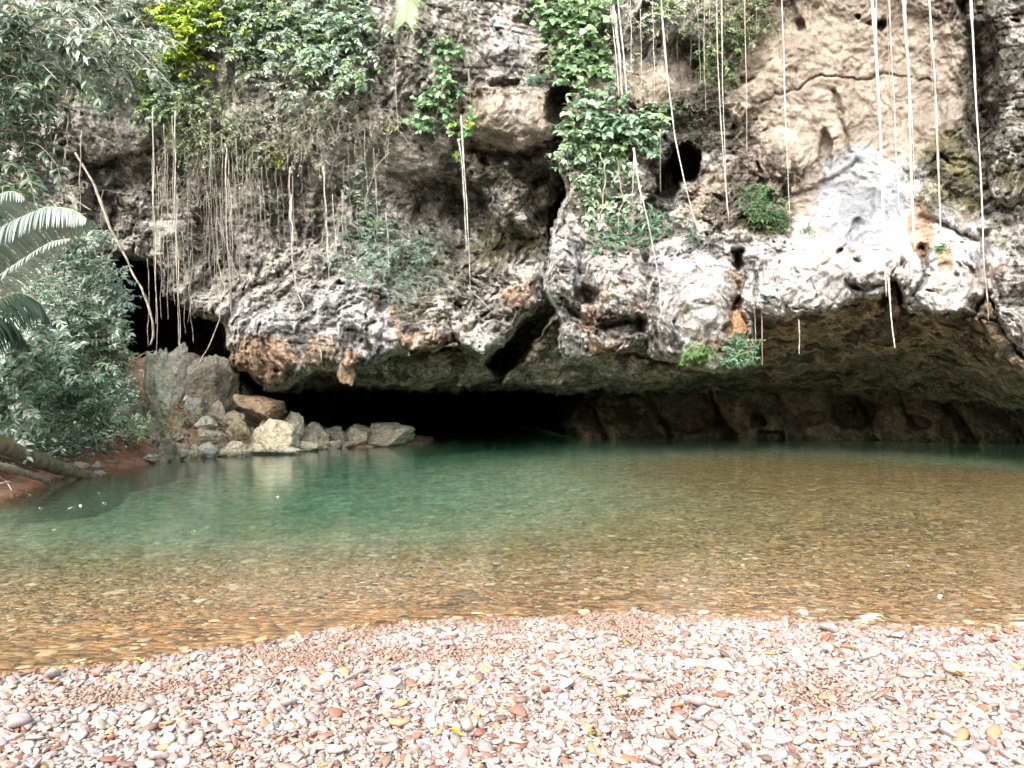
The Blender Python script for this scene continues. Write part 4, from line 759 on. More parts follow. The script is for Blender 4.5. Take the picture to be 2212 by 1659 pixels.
plant("round leaved bush in the centre right with large bright leaves", "shrub", [(1290, 250, 60, 40), (1340, 290, 80, 40), (1250, 290, 35, 30), (1395, 270, 30, 40)], 150, .75, (.22, .62), .075, [((.26, .42, .27), 3), ((.38, .52, .36), 3), (BRT, 1), (MID, 1)], 20, heart=True, grav=.7, out=.9)
plant("paler leafy cascade dropping below the round leaved bush", "shrub", [(1260, 350, 40, 50), (1300, 400, 50, 50), (1340, 350, 50, 40), (1310, 460, 50, 25)], 110, .65, (.20, .50), .075, [((.30, .42, .26), 3), ((.17, .30, .16), 2), (PAL, 2)], 21, grav=1.1)
plant("dark leaved bush between the white lobe and the black hollow", "shrub", [(1370, 500, 60, 25), (1330, 530, 50, 15), (1420, 480, 30, 15)], 70, .55, (.24, .30), .08, [((.07, .17, .09), 3), (DRK, 1), ((.15, .26, .14), 1)], 22, grav=.9)
plant("little dark star shaped plant on the white rock", "plant", [(1500, 518, 10, 5)], 9, .4, (.24, .28), .08, [((.05, .12, .07), 1)], 23, out=.3, up=.4)
plant("thin bright shrubs hanging in at the top right of centre", "shrub", [(1440, 20, 45, 25), (1420, 50, 35, 20)], 60, .6, (.14, .40), .05, [((.26, .38, .14), 2), (PAL, 2), (MID, 1)], 24)
plant("dark fine leaved shrub at the top between the two tan walls", "shrub", [(1530, 40, 60, 50), (1620, 40, 40, 60), (1550, 120, 45, 35)], 150, .7, (.11, .30), .04, [((.07, .13, .05), 3), (MID, 2), (OLV, 1)], 25, grav=1.2)
plant("green tuft of fine leaves below the dark fine leaved shrub", "shrub", [(1545, 160, 30, 25), (1535, 130, 30, 20)], 50, .5, (.12, .35), .04, [((.16, .28, .10), 2), ((.26, .36, .18), 1)], 26)
plant("mat of dark wiry growth on the rock right of the cascade", "plant", [(1500, 240, 50, 45), (1510, 310, 50, 25)], 170, .22, (.07, .35), .03, [(DRK, 3), ((.10, .11, .09), 2)], 27, grav=1.2)
plant("dark green fern bank in the hollow of the white rock", "fern", [(1650, 450, 40, 30), (1630, 425, 30, 25), (1670, 475, 30, 18)], 110, .5, (.13, .22), .03, [((.04, .11, .03), 3), ((.06, .18, .05), 2)], 28, name="fern", grav=1.2)
plant("grassy green tuft on the underside of the white lobe, left one", "fern", [(1505, 765, 36, 22)], 60, .30, (.11, .2), .03, [((.16, .34, .08), 3), ((.08, .18, .06), 1)], 29, name="fern", grav=1.3)
plant("darker ferns on the lobe tip beside the orange knob", "fern", [(1590, 755, 35, 28)], 70, .35, (.13, .22), .03, [((.08, .20, .09), 3), ((.12, .26, .14), 1)], 30, name="fern", grav=1.3)
plant("round vivid green moss cushion hanging under the left overhang", "moss", [(871, 774, 24, 9)], 60, .10, (.05, .6), .02, [((.16, .34, .06), 1)], 31, name="moss_cushion", off=.1)
plant("grey green feathery shrub in the middle of the left face", "shrub", [(790, 500, 60, 40), (770, 560, 60, 40), (850, 540, 60, 50), (840, 600, 60, 40), (880, 560, 40, 60)], 260, .7, (.11, .30), .035, [((.17, .27, .20), 4), ((.24, .32, .27), 2), ((.10, .18, .10), 2)], 32, grav=1.2, twig=(.4, .38, .32))
plant("dark fuzzy growth trailing over the top of the left white lobe", "shrub", [(870, 650, 40, 35), (900, 620, 40, 40), (930, 540, 30, 60)], 100, .5, (.09, .3), .035, [((.09, .15, .10), 3), ((.16, .24, .17), 2)], 33, grav=1.3)
plant("wiry tufts on the dark rock left of the middle cleft", "plant", [(960, 560, 50, 60), (1010, 600, 50, 40), (930, 640, 40, 20)], 130, .3, (.09, .2), .04, [(OLV, 3), (DRK, 2), ((.15, .2, .12), 1)], 34, grav=1.2)
plant("small green plant growing above the orange stain on the white rock", "plant", [(2033, 535, 12, 8)], 14, .22, (.10, .4), .04, [((.10, .22, .06), 1)], 35)
plant("small green plant on the grey rock at the far right", "plant", [(2160, 515, 10, 16)], 14, .2, (.08, .35), .04, [((.16, .24, .08), 1)], 36)
plant("small dark plants on the white bulge above the cave, far right of the lobes", "plant", [(1740, 500, 12, 8), (1690, 470, 14, 10)], 24, .3, (.12, .35), .05, [((.06, .13, .05), 2), (OLV, 1)], 37)
plant("wisps of grass and twigs on the left wall above the dark hole", "plant", [(420, 420, 40, 60), (460, 500, 40, 60), (390, 540, 40, 50), (560, 440, 40, 30)], 160, .5, (.09, .18), .07, [(OLV, 2), ((.20, .22, .16), 2)], 38, grav=1.1, twig=(.42, .39, .33))
plant("few leaves on a thin stem hanging in the root curtain", "plant", [(600, 450, 20, 30), (690, 440, 16, 20), (650, 640, 18, 18)], 30, .35, (.12, .4), .06, [((.30, .34, .26), 1), ((.16, .24, .14), 1)], 39)

plant("tangle of bare grey vines over the wall left of the top palm leaf", "vine", [(740, 230, 90, 60), (800, 270, 60, 50), (690, 300, 60, 40)], 130, 1.1, (.09, .3), .30, [(OLV, 1), (PAL, 1)], 40, name="vine", grav=1.3, twig=(.42, .39, .33), stem_r=.009)
plant("tangle of bare stems on the wall under the yellow green bush", "vine", [(430, 380, 70, 60), (520, 400, 60, 40)], 110, 1.0, (.08, .3), .25, [(OLV, 1), (PAL, 1)], 41, name="vine", grav=1.6, twig=(.40, .37, .31), stem_r=.009)
plant("wispy stems trailing down from the top edge above the middle groove", "vine", [(900, 30, 40, 50), (850, 60, 30, 60), (1010, 40, 40, 50)], 60, 1.1, (.09, .35), .14, [(MID, 1), (OLV, 1), (BLU, 1)], 42, name="vine", grav=1.6, twig=(.42, .38, .31), stem_r=.008)
plant("trailing weeds in the gap beside the heart leaved vine", "vine", [(1330, 60, 40, 60), (1180, 120, 30, 40), (1350, 150, 30, 40)], 60, .8, (.10, .35), .09, [(MID, 2), (OLV, 1), (PAL, 1)], 43, name="vine", grav=1.5, twig=(.42, .38, .31))
# undergrowth of the left bank: shrubs one behind another, then the ground cover
UG = [(BLU, 1), ((.12, .22, .13), 3), ((.26, .38, .28), 3), ((.05, .10, .06), 2.5), (PAL, 2)]
plant("tall sprawling shrub behind the palm leaves", "shrub", [(150, 545, 80, 40), (180, 600, 55, 35)], 170, .9, (.14, .36), .05, UG, 50, Y=(20, 22.5), out=.5, up=.3, grav=.8)
plant("leafy branch reaching right over the dark hole", "shrub", [(215, 615, 35, 25), (205, 655, 45, 30)], 70, .8, (.14, .34), .045, [((.22, .34, .28), 3), (BLU, 1), (PAL, 1)], 51, Y=(20, 21.5), lat=(.9, .3), out=.3, grav=.2)
plant("dense undergrowth shrub right of the palm, below the leafy branch", "shrub", [(180, 700, 75, 50), (225, 740, 45, 35), (130, 650, 60, 40)], 250, .8, (.13, .36), .045, UG, 52, Y=(18.2, 20.5), out=.6, up=.3, grav=.9)
plant("grey green shrub against the mossy pillar", "shrub", [(235, 790, 50, 45), (250, 745, 25, 25), (225, 835, 45, 30)], 170, .7, (.11, .36), .04, UG, 53, Y=(18.6, 20.6), out=.6, up=.3, grav=1.0)
plant("low leafy undergrowth at the left edge under the palm", "shrub", [(30, 800, 70, 60), (20, 880, 60, 40), (80, 760, 50, 40)], 230, .8, (.15, .36), .05, UG + [((.08, .20, .10), 2)], 54, Y=(13.8, 16), out=.5, up=.3, grav=.9)
plant("dark green bush in the middle of the bank above the red clay", "shrub", [(150, 830, 80, 50), (200, 880, 70, 30)], 260, .7, (.12, .38), .045, [((.08, .19, .10), 3), ((.05, .12, .06), 3), ((.16, .26, .17), 2)], 55, Y=(16.5, 18.8), out=.5, up=.3, grav=1.0)
plant("vine covered mound left of the dark green bush", "shrub", [(70, 690, 70, 40), (110, 760, 50, 40)], 200, .8, (.13, .38), .045, UG, 56, Y=(16.5, 18.5), out=.6, up=.2, grav=1.0)
plant("small leafy sprigs along the top of the red clay", "plant", [(120, 925, 110, 16), (260, 920, 60, 20)], 110, .4, (.10, .4), .04, [((.10, .22, .09), 3), (DRK, 1), (OLV, 1)], 57, Y=(16.2, 18.2), out=.4, up=.5, grav=.8)
plant("green sprigs between the rocks at the foot of the pillar", "plant", [(330, 930, 60, 16), (400, 900, 30, 20), (360, 940, 40, 10)], 60, .35, (.09, .35), .04, [((.16, .24, .10), 2), (OLV, 2)], 58, Y=(20.8, 21.8), out=.4, up=.5)
plant("dark shrubbery on the wall behind the bank, below the shadowed ledge", "shrub", [(60, 470, 80, 80), (150, 500, 60, 50), (40, 580, 80, 60)], 200, .8, (.14, .36), .055, [((.05, .09, .05), 3), ((.12, .18, .12), 2)], 59, Y=(20.5, 23.5))
# ground cover scattered over the bank: too many sprigs to count
def ground_cover():
    rng = np.random.RandomState(9); n = 9000; u = rng.uniform(-420, 295, n); Yc = rng.uniform(11.5, 25, n); X_ = ((u - UC) / F * Yc).astype(np.float32); Y_ = Yc.astype(np.float32)
    d = signed_bank(X_, Y_); ok = d > .9 + .5 * fbm(X_, Y_, zz0(X_), .9, 3, 8.); X_, Y_ = X_[ok], Y_[ok]; z = bank_h(X_, Y_); P_ = np.stack([X_, Y_, z], -1).astype(float)
    k = 9; Pc = np.repeat(P_, k, 0); m = len(Pc); a = rng.uniform(0, 2 * np.pi, m); h = rng.uniform(0, .5, m) ** 1.3
    Pc = Pc + np.stack([.16 * np.cos(a) * rng.rand(m), .16 * np.sin(a) * rng.rand(m), h], -1); dr = np.stack([np.cos(a), np.sin(a), rng.uniform(-.5, .5, m)], -1); N_ = np.array([0, -.5, .8]) + rng.normal(size=(m, 3)) * .4
    ll = rng.uniform(.07, .17, m); cs = np.array([c for c, _ in UG])[rng.randint(len(UG), size=m)] * rng.uniform(.6, 1.3, (m, 1))
    V_, tr_, qs, Cc = leaf_mesh(Pc, dr, N_, ll, ll * .4, cs); o = mesh_np("undergrowth", V_, [tr_, qs], M_LEAF, Cc); tag(o, "low leafy undergrowth covering the left bank", "undergrowth", kind='stuff')
ground_cover()

# ------------------------------------------------------------------ palms
def frond(parent, base, pts, ll, w, col, seed, droop=.8, n=46, name="frond", tipk=.80, sidev=(0, 0, 1)):
    rng = np.random.RandomState(seed); p = smooth(resample(pts, 40), 3); V_, Q4, cp = tube_arrays(p, np.linspace(.035, .008, 40), 6)
    fr = mesh_np(name, V_ - base, [Q4, cp], M_STEM, np.ones((len(V_), 3)) * np.array((.30, .33, .16)), parent=parent)
    t = np.linspace(.06, .99, n) * 39; i0 = np.minimum(t.astype(int), 38); f = (t - i0)[:, None]; P_ = p[i0] * (1 - f) + p[i0 + 1] * f; T_ = p[i0 + 1] - p[i0]; T_ /= np.linalg.norm(T_, axis=1)[:, None]
    VV, QQ, CC = [], [], []; nb = 0; seg = 6
    for sg in (1, -1):
        side = np.cross(T_, np.array(sidev, float)); side /= np.linalg.norm(side, axis=1)[:, None] + 1e-9
        for j in range(n):
            s_ = j / (n - 1); L_ = ll * (math.sin(math.pi * min(1, .18 + s_ * tipk)) ** .6) * rng.uniform(.9, 1.08); d = side[j] * sg * .9 + T_[j] * (.35 + .5 * s_); d /= np.linalg.norm(d); q = P_[j].copy(); cr = [q.copy()]
            for k in range(seg):
                d = d + np.array([rng.normal() * .02, 0, -droop * .22 * (1 + .3 * rng.rand())]); d /= np.linalg.norm(d); q = q + d * L_ / seg; cr.append(q.copy())
            cr = np.array(cr); wv = w * np.array([.5, 1, 1, .9, .75, .5, .08])[:, None]; ax = T_[j] * 1.0; VV.append(np.concatenate([cr - ax * wv, cr + ax * wv])); a = np.arange(seg)[:, None]
            QQ.append(np.concatenate([a, a + 1, a + 8, a + 7], 1) + nb); nb += 14; CC.append(np.tile(np.array(col) * rng.uniform(.75, 1.2), (14, 1)))
    mesh_np("leaflets", np.concatenate(VV) - base, np.concatenate(QQ), M_LEAF, np.concatenate(CC), parent=fr); return fr
pb = at(-150, 900, 11.5)
pe = empty("palm", pb, "palm at the left edge with long arching silvery fronds", "palm")
SIL = (.28, .34, .31)
tp = smooth(resample([at(-190, 1010, 12.2) + np.array([0, 0, -.3]), at(-185, 860, 12.1), at(-170, 700, 12.0), at(-152, 590, 11.9)], 30), 3)
V_, Q4, cp = tube_arrays(tp, np.linspace(.15, .10, 30) * (1 + .08 * (np.arange(30) % 2)), 14, .04, np.random.RandomState(3)); mesh_np("trunk", V_ - pb, [Q4, cp], M_LOG, np.ones((len(V_), 3)) * np.array((.20, .17, .13)), parent=pe)
frond(pe, pb, [at(-150, 640, 11.6), at(-60, 540, 11.5), at(30, 478, 11.3), at(100, 447, 11.1), at(160, 452, 11.0), at(188, 474, 10.9)], .72, .026, SIL, 1, droop=1.3, n=78)
frond(pe, pb, [at(-150, 700, 11.4), at(-60, 640, 11.0), at(10, 590, 10.8), at(60, 555, 10.7), at(110, 522, 10.6), at(152, 516, 10.5)], .42, .022, (.36, .42, .38), 2, droop=1.0, n=54)
frond(pe, pb, [at(-160, 560, 12.2), at(-90, 470, 12.2), at(-20, 425, 12.1), at(30, 412, 12.0), at(52, 425, 12.0)], .7, .022, SIL, 3, droop=.9, n=46)
frond(pe, pb, [at(-150, 760, 12.2), at(-60, 690, 12.2), at(-10, 650, 12.6), at(40, 630, 12.9), at(85, 650, 13.0), at(105, 690, 13.1)], .8, .024, (.02, .05, .022), 4, droop=1.6, n=56)  # this frond and the next are painted near black for shade
frond(pe, pb, [at(-150, 800, 12.6), at(-80, 720, 12.6), at(-20, 690, 13), at(30, 700, 13.2), at(60, 745, 13.2)], .7, .024, (.02, .055, .022), 5, droop=1.6, n=46)
tb = at(905, -420, 22.5); te = empty("palm_top", tb, "single green palm leaf tip hanging into the top edge of the view", "palm")
te.name = "hanging_palm"
frond(te, tb, [at(905, -260, 23.0), at(893, -140, 22.7), at(884, -50, 22.6), at(879, 20, 22.5), at(876, 46, 22.5)], .62, .024, (.15, .34, .06), 6, droop=.35, n=60, sidev=(0, -1, .1), tipk=.55)
# ------------------------------------------------------------------ pebbles
M_PEB = col_mat("pebble_stone", rough=.62, spec=.35, var=.16, scale=60., bump=.15)
PCOL = [((.46, .42, .40), 6, "whitish"), ((.37, .29, .27), 5, "pink"), ((.45, .40, .32), 3, "cream"), ((.31, .28, .275), 3.4, "grey"), ((.30, .14, .10), 1.2, "red"), ((.20, .14, .115), 1.6, "brown"), ((.46, .28, .16), 1.0, "orange")]
PCC = np.array([c for c, _, _ in PCOL]); PCW = np.array([w for _, w, _ in PCOL]); PCW = PCW / PCW.sum()
def pebble_protos(n, cnt, seed):
    V_, T = ICO[n]; out = []
    for k in range(cnt):
        rng = np.random.RandomState(seed + k); r = np.full(len(V_), 1.12, np.float32)
        for _ in range(8 + k % 5):
            nn = rng.normal(size=3); nn /= np.linalg.norm(nn); c = V_ @ nn; r = np.minimum(r, np.where(c > .05, rng.uniform(.60, .95) / np.maximum(c, .05), 9))
        W = V_ * r[:, None] * np.array([rng.uniform(1.0, 1.45), rng.uniform(.75, 1.0), rng.uniform(.30, .52)]); out.append((W * .5).astype(np.float32))
    return out, T
def rots(rng, n, tilt=.3, mean=(0., 0.)):
    rx, ry, rz = rng.normal(size=n) * tilt + mean[0], rng.normal(size=n) * tilt + mean[1], rng.uniform(0, 2 * np.pi, n)
    cx, sx, cy, sy, cz, sz = np.cos(rx), np.sin(rx), np.cos(ry), np.sin(ry), np.cos(rz), np.sin(rz); o, l = np.zeros(n), np.ones(n)
    A = np.stack([cz, -sz, o, sz, cz, o, o, o, l], -1).reshape(n, 3, 3); Bm = np.stack([cy, o, sy, o, l, o, -sy, o, cy], -1).reshape(n, 3, 3); Cm = np.stack([l, o, o, o, cx, -sx, o, sx, cx], -1).reshape(n, 3, 3)
    return (Bm @ Cm @ A).astype(np.float32)
def jitter_grid(rng, y0f, y1f, half, s, x0=-1e9, x1=1e9):
    ys = np.arange(y0f, y1f, s); xs = np.arange(max(-half(y1f), x0), min(half(y1f), x1), s); X_, Y_ = np.meshgrid(xs, ys); X_ = X_ + rng.uniform(-.5, .5, X_.shape) * s; Y_ = Y_ + rng.uniform(-.5, .5, Y_.shape) * s
    k = np.abs(X_) < half(Y_); return X_[k].astype(np.float32), Y_[k].astype(np.float32)
def clay(X_, Y_): return fbm(X_, Y_, zz0(X_), 1.5, 4, 23.) + .04 + .35 * np.exp(-((X_ + 1.2) / 1.4) ** 2) * np.exp(-((Y_ - near_y(X_) + .5) / .7) ** 2)
def scatter(layers, seed, wet=False):
    rng = np.random.RandomState(seed); VV, TT, CC = [], [], []; nb = 0
    for (X_, Y_, sz, lod, zoff, tilt) in layers:
        pr, T = pebble_protos(lod, 10, 300 + lod * 20); n = len(X_); pid = rng.randint(10, size=n); R_ = rots(rng, n, tilt); z = bed_h(X_, Y_); sz = sz * np.exp(rng.normal(size=n) * .28)
        ci = rng.choice(len(PCC), n, p=PCW); C_ = PCC[ci] * rng.uniform(.82, 1.14, (n, 1))
        if wet:
            tone = np.array([(.42, .31, .18), (.36, .26, .15), (.52, .42, .27), (.28, .24, .17), (.42, .23, .12), (.62, .55, .40), (.18, .13, .09)]); C_ = tone[rng.choice(7, n, p=[.28, .2, .18, .14, .10, .05, .05])] * rng.uniform(1.0, 1.6, (n, 1))
        else:
            cl = clay(X_, Y_); dusty = sstep(.15, .5, cl + rng.normal(size=n) * .12)[:, None] * .75; C_ = C_ * (1 - dusty) + np.array((.33, .225, .175)) * dusty
            edge = sstep(.26, .0, near_y(X_) - Y_ + rng.normal(size=n) * .05 + .08 * noise(X_, Y_, zz0(X_), 2.5, 7.))[:, None]; C_ = C_ * (1 - edge) + (C_ * .5 + np.array((.10, .05, .025))) * edge
        for k in range(10):
            m = np.where(pid == k)[0]
            if not len(m): continue
            W = np.einsum('nij,vj->nvi', R_[m], pr[k]) * sz[m, None, None]; W[..., 0] += X_[m, None]; W[..., 1] += Y_[m, None]; W[..., 2] += (z[m] + zoff * sz[m])[:, None]
            nv = pr[k].shape[0]; VV.append(W.reshape(-1, 3)); TT.append((T[None] + (np.arange(len(m)) * nv)[:, None, None] + nb).reshape(-1, 3)); CC.append(np.repeat(C_[m], nv, 0)); nb += nv * len(m)
    return np.concatenate(VV), np.concatenate(TT), np.concatenate(CC)
rg = np.random.RandomState(5); half = lambda y: y * .70 + .55
half_w = lambda y: y * .72 + 2.2
L1 = jitter_grid(rg, 2.55, 6.1, half, .0190); L2 = jitter_grid(rg, 2.2, 6.1, half_w, .029); L3 = jitter_grid(rg, 2.1, 6.0, half_w, .070)
def dry(a, pad=.06): k = a[1] < near_y(a[0]) + pad + .10 * noise(a[0], a[1], zz0(a[0]), 1.6, 3.); return a[0][k], a[1][k]
L1, L2, L3 = dry(L1), dry(L2), dry(L3, -.05)
cl1 = clay(*L1); k2 = rg.rand(len(L2[0])) < sstep(.75, .05, clay(*L2)); L2 = (L2[0][k2], L2[1][k2]); k3 = rg.rand(len(L3[0])) < .55 * sstep(.4, -.1, clay(*L3)); L3 = (L3[0][k3], L3[1][k3])
V_, T_, C_ = scatter([(L1[0], L1[1], .019, 1, .10, .45), (L2[0], L2[1], .031, 2, .24, .45), (L3[0], L3[1], .052, 2, .32, .34)], 11)
gravel = mesh_np("gravel", V_, T_, M_PEB, C_); tag(gravel, "dense pinkish white river gravel covering the near shore", "gravel", kind='stuff')
# stones lying under the water near the edge
half2 = lambda y: y * .70 + 1.6
W1 = jitter_grid(rg, 4.4, 8.5, half2, .042); W2 = jitter_grid(rg, 4.4, 14, half2, .095); W3 = jitter_grid(rg, 4.6, 19, half2, .42)
def wetk(a, lo=-.05): k = a[1] > near_y(a[0]) + lo; return a[0][k], a[1][k]
W1, W2, W3 = wetk(W1), wetk(W2), wetk(W3, .1)
silt = lambda a: sstep(1.9, .3, a[1] - near_y(a[0])) * sstep(3.5, .5, a[0]) * (.7 + .5 * noise(a[0], a[1], zz0(a[0]), .8, 9.))
k1 = rg.rand(len(W1[0])) < .8 - .72 * silt(W1); W1 = (W1[0][k1], W1[1][k1]); k1 = rg.rand(len(W2[0])) < .9 - .72 * silt(W2); W2 = (W2[0][k1], W2[1][k1])
V_, T_, C_ = scatter([(W1[0], W1[1], .030, 1, .05, .25), (W2[0], W2[1], .056, 2, .04, .22), (W3[0], W3[1], .095, 2, .05, .2)], 12, wet=True)
M_WETP = col_mat("wet_pebble_stone", rough=.5, spec=.3, var=.2, scale=40.)
wg = mesh_np("submerged_gravel", V_, T_, M_WETP, C_); tag(wg, "golden brown stones under the shallow water", "gravel", kind='stuff')

# the biggest pebbles, one object each
pm, PT = pebble_protos(3, 12, 900); proto_me = []
def ray_ground(u, v):
    Yg = 4.
    for _ in range(12):
        zg = float(bed_h(np.array([(u - UC) / F * Yg], np.float32), np.array([Yg], np.float32))[0]); Yg = (CAM_Z - zg) * F / max(v - HV, 1)
    return (u - UC) / F * Yg, Yg, zg
def pebble(u, v, wpx, col, label, k, cat="pebble", group=None, squash=1., name="pebble", rz=None, seed=0, lift=.22, wet=False):
    rng = np.random.RandomState(seed + 1000); x, y, z = ray_ground(u, v); s = wpx / F * y / 1.15; col = tuple(c * .70 for c in col) if max(col) > .55 and seed < 200 and group and group.startswith('notable') else col
    W = pm[k] * np.array([1, 1, squash]); n_ = fbm(W[:, 0], W[:, 1], W[:, 2], 5., 3, seed * 1.3); n2_ = fbm(W[:, 0] * 1, W[:, 1], W[:, 2] * 3, 2.2, 2, seed * .7 + 4)
    W = W * (1 + .05 * n_)[:, None]; Cc = np.ones((len(W), 3)) * np.array(col); Cc = mixc(Cc, tuple(c * .72 for c in col), sstep(0, .5, n2_)); Cc = mixc(Cc, tuple(min(.85, c * 1.25) for c in col), sstep(.1, .6, n_))
    o = mesh_np(name, W, PT, M_PEB, Cc); o.location = (x, y, z + s * lift * squash); o.scale = (s, s, s); o.rotation_euler = (rng.normal() * .15, rng.normal() * .15, rng.uniform(-.5, .5) if rz is None else rz)
    return tag(o, label, cat, group)
MAR, TANP = (.36, .22, .19), (.72, .56, .40)
SPEC = [(1735, 1332, 30, (.52, .50, .50), "round grey rock standing in the water edge at right", 2, 1.3), (1876, 1342, 48, (.50, .48, .46), "layered grey and white rock at the water edge, right", 5, .9), (1518, 1328, 26, TANP, "tan oval stone on the water edge, centre right", 1, 1.),
        (2059, 1457, 50, (.50, .32, .25), "large round brown striped stone, beach right side", 3, 1.25), (1966, 1461, 56, (.42, .29, .27), "large flat maroon stone left of the round brown one", 6, .8), (2108, 1456, 52, (.60, .56, .54), "flat grey white stone touching the round brown one", 7, .8), (2010, 1462, 30, (.82, .77, .74), "white stone between the maroon and the round brown stones", 4, 1.),
        (1424, 1620, 52, (.85, .80, .76), "big white rounded stone near the bottom of the beach", 8, 1.2), (1456, 1575, 48, (.82, .70, .52), "cream triangular stone above the big white stone", 9, 1.), (1350, 1645, 62, (.42, .18, .11), "rust red slab at the bottom edge of the beach", 10, .7), (1117, 1574, 34, (.45, .20, .14), "rusty red flat pebble in the lower middle", 11, .7),
        (1222, 1404, 28, (.48, .38, .28), "brown oval stone in the middle of the beach", 0, 1.1), (1195, 1402, 44, (.72, .55, .48), "pinkish wedge stone beside the brown oval one", 1, .7), (839, 1530, 26, (.90, .88, .86), "brightest white egg shaped stone, left of centre", 2, 1.3), (832, 1510, 24, (.85, .82, .8), "white stone touching the brightest white egg", 3, 1.),
        (536, 1530, 44, (.88, .84, .78), "large white oval stone on the left of the beach", 4, .9), (474, 1530, 34, (.40, .30, .28), "dark maroon stone left of the large white oval", 5, .9), (520, 1492, 36, (.42, .40, .40), "dark grey angular stone on the left of the beach", 6, .8), (345, 1462, 36, (.50, .34, .32), "purple brown stone near the water, left", 7, .9), (425, 1444, 34, (.82, .80, .78), "white stone at the left water edge", 8, .9),
        (265, 1478, 18, (.55, .10, .12), "small crimson red pebble, left of the beach", 9, .6), (90, 1575, 24, (.50, .28, .16), "orange brown pebble at the left edge", 10, 1.), (1205, 1432, 24, (.75, .55, .38), "small tan orange stone in the upper middle", 11, 1.), (1770, 1660 - 60, 46, (.62, .47, .42), "large pinkish stone at the lower right of centre", 0, 1.1), (1500, 1440, 46, (.80, .76, .72), "white wedge stone in the centre right", 1, .7),
        (1560, 1488, 50, (.80, .75, .66), "long pale stone with a tan end, centre right", 2, .7), (1380, 1520, 60, (.74, .62, .55), "large pink flat slab in the centre of the beach", 3, .5), (1310, 1560, 50, (.78, .70, .66), "triangular pale slab below the pink flat slab", 4, .5), (30, 1600, 40, (.80, .70, .60), "big cream stone in the bottom left corner", 5, 1.), (620, 1625, 42, (.72, .55, .48), "pink stone at the bottom, left of centre", 6, .9),
        (2190, 1600, 44, (.74, .60, .50), "big tan stone at the right edge of the beach", 7, 1.), (1900, 1560, 48, (.82, .78, .74), "long white stone lying at the lower right", 8, .6), (1845, 1378, 40, (.45, .28, .24), "reddish flat stone near the water, far right part", 9, .6), (730, 1365, 40, (.64, .34, .30), "pink red flat rock at the waterline, left of centre", 10, .5), (1060, 1335, 22, (.48, .46, .45), "small grey stone in the shallows, centre", 11, 1.),
        (700, 1368, 20, (.35, .30, .28), "dark stone at the water edge beside the pink red rock", 0, .8), (1040, 1352, 20, (.66, .60, .5), "pale stone in the shallows next to the small grey one", 1, .8)]
for i, (u, v, w, c, lab, k, sq) in enumerate(SPEC): pebble(u, v, w, c, lab, k, squash=sq, seed=i, group="notable stones of the beach", cat="stone")
rg = np.random.RandomState(77); SHP = ["rounded", "flat", "long"]
ROW = ["near the water edge", "halfway down the beach", "at the bottom"]; CLM = ["at the far left", "on the left", "in the middle", "on the right", "at the far right"]
cnt = 0; taken = [(s[0], s[1], s[2]) for s in SPEC]
while cnt < 230:
    u = rg.uniform(-20, 2230); vn = np.interp(u, [p[0] for p in near_d], [p[1] for p in near_d]); v = vn + (1690 - vn) * rg.rand() ** .8 + 6
    w = rg.uniform(16, 27) * (.75 + .55 * (v - 1330) / 330)
    if any((u - a) ** 2 + (2.2 * (v - b)) ** 2 < (.6 * (w + c)) ** 2 for a, b, c in taken): continue
    taken.append((u, v, w)); ci = rg.choice(len(PCC), p=PCW); sh = rg.randint(3); rw = 0 if v < vn + .22 * (1670 - vn) else 1 if v < vn + .62 * (1670 - vn) else 2; cm = min(4, max(0, int(u / 442.2)))
    lab = f"{SHP[sh]} {PCOL[ci][2]} pebble on the gravel {ROW[rw]}, {CLM[cm]}"
    pebble(u, v, w * (1.25 if sh == 2 else 1), PCC[ci] * rg.uniform(.80, 1.1), lab, rg.randint(12), squash=(1.15, .6, .8)[sh], seed=cnt, group=lab); cnt += 1

# ------------------------------------------------------------------ leaves and sticks
def flat_leaf(u, v, L_, W_, rz, col, label, name="fallen_leaf", cat="leaf", group=None, water_=True, fold=.05, spec=.4):
    if water_: y = CAM_Z * F / (v - HV); x = (u - UC) / F * y; z = .006; L_ *= .6; W_ *= .6
    else: x, y, z = ray_ground(u, v); z += .035
    t = np.linspace(0, 1, 9); w = np.sin(np.pi * t ** .8) * W_ / 2; cr = np.stack([(t - .5) * L_, zz0(t), .012 * np.sin(t * 5)], -1)
    V_ = np.concatenate([cr + np.stack([zz0(w), -w, np.full(9, fold * W_)], -1), cr, cr + np.stack([zz0(w), w, np.full(9, fold * W_)], -1)]); a = np.arange(8)[:, None]
    Q = np.concatenate([np.concatenate([a, a + 1, a + 10, a + 9], 1), np.concatenate([a + 9, a + 10, a + 19, a + 18], 1)])
    o = mesh_np(name, V_, Q, M_LEAF, np.ones((27, 3)) * np.array(col)); o.location = (x, y, z); o.rotation_euler = (0, 0, rz); return tag(o, label, cat, group)
FL = [(187, 835), (264, 921), (452, 921), (514, 904), (608, 903), (672, 888), (213, 931), (340, 1062), (420, 1092), (680, 1014), (497, 1153), (1372, 775), (1230, 1070), (633, 826), (640, 955), (300, 1178), (1780, 848)]
FL = sorted((a * .3374, 788 + b * .3374) for a, b in FL)[::2]
for k, (u, v) in enumerate(FL): flat_leaf(u, v, .15 if k % 3 else .22, .07, k * 1.3, (.70, .70, .62), f"{ORD[k]} white fleck of leaf from the left, floating on the green pool", name="floating_leaf", group="pale leaves floating on the pool")
for k, (u, v, lab) in enumerate([(2107, 1126, "white leaf floating over the brown shallows at right"), (1605, 1223, "tiny white leaf on the water in the centre right"), (1955, 1224, "white leaf on the shallow water, far right"), (1465, 1062, "narrow pale leaf on the water near the dark cave"), (2295 * .0 + 2030, 1290, "pale leaf on the water just above the right beach")]):
    flat_leaf(u, v, .16, .06, k, (.72, .72, .66), lab, name="floating_leaf", group="pale leaves floating on the shallows")
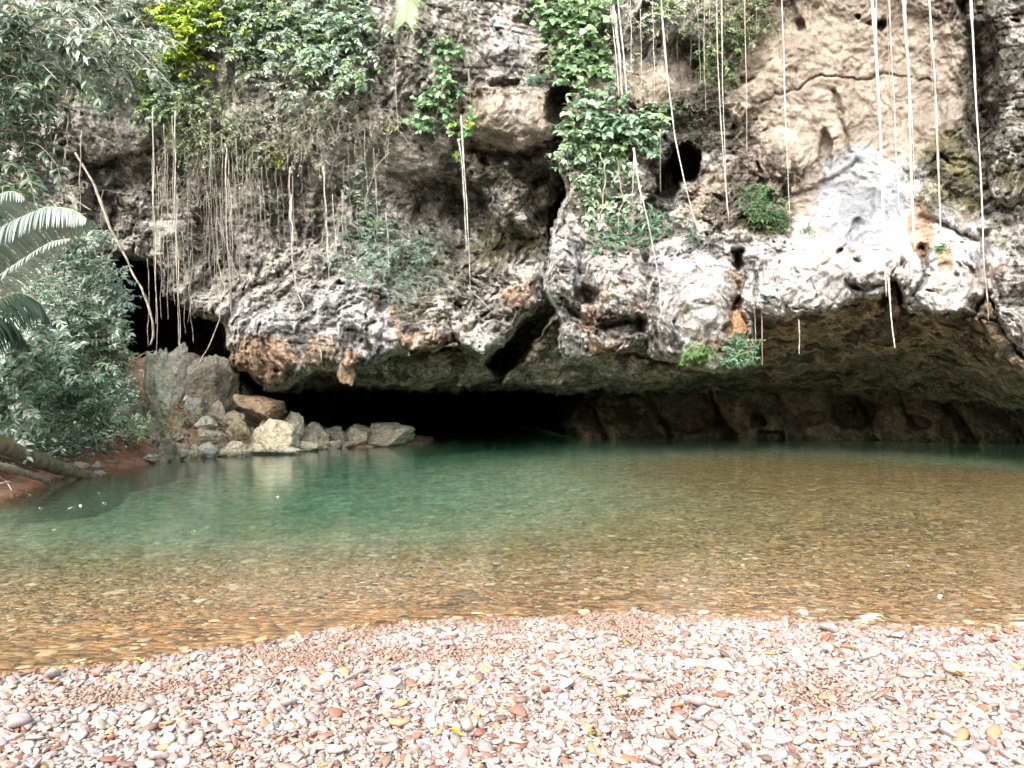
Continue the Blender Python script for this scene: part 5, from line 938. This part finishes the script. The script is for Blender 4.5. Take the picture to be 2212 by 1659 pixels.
for k, (u, v, c, rz, lab) in enumerate([(224, 1345, (.50, .48, .10), .3, "yellow leaf under the clear water at left"), (1900, 1345, (.55, .50, .08), .2, "yellow leaf at the water edge, right"), (1355, 1402, (.55, .35, .06), .5, "amber leaf on the gravel, upper middle"), (985, 1602, (.60, .35, .04), -.4, "amber leaf among the stones at the bottom centre"), (1280, 1600, (.62, .42, .06), .8, "golden leaf at the bottom between the rust red slabs"), (2070, 1470, (.52, .50, .10), .1, "yellow leaf below the round brown stone"), (1885, 1592, (.60, .55, .15), .9, "pale yellow leaf at the lower right"), (1800, 1388, (.62, .34, .05), 1.1, "orange leaf near the right water edge"), (2135, 1398, (.60, .30, .04), .2, "orange curled leaf at the far right"), (1320, 1355, (.26, .34, .10), .4, "olive leaf by the water edge in the middle"), (1340, 1525, (.40, .36, .10), .3, "mustard leaf lying in the centre of the beach"), (1270, 1480, (.45, .42, .18), .0, "faded green leaf on the gravel, centre"), (300, 1442, (.62, .48, .10), .2, "mustard yellow leaf at the left water edge"), (60, 1350, (.60, .42, .12), .1, "orange tan leaf in the shallows at the left edge")]):
    flat_leaf(u, v, .07, .032, rz, c, lab, water_=(v < 1348 and u not in (1900,)), fold=.4)
bl = [ray_ground(410, 1438), ray_ground(385, 1456), ray_ground(356, 1474)]
V_, Q4, cp = tube_arrays(smooth(resample([(a, b, c + .05) for a, b, c in bl], 12)), np.linspace(.004, .001, 12), 5); tag(mesh_np("reed_blade", V_, [Q4, cp], M_STEM, np.ones((len(V_), 3)) * np.array((.45, .50, .12)), origin=V_[0]), "thin green blade of grass lying across the left gravel", "grass blade")
bl = [ray_ground(812, 1352), ray_ground(828, 1350), ray_ground(846, 1352)]
V_, Q4, cp = tube_arrays(smooth(resample([(a, b, c + .03) for a, b, c in bl], 12)), np.linspace(.010, .006, 12), 6); tag(mesh_np("stick", V_, [Q4, cp], M_BARK, np.ones((len(V_), 3)) * np.array((.10, .07, .05)), origin=V_[0]), "short dark stick at the waterline left of centre", "stick")
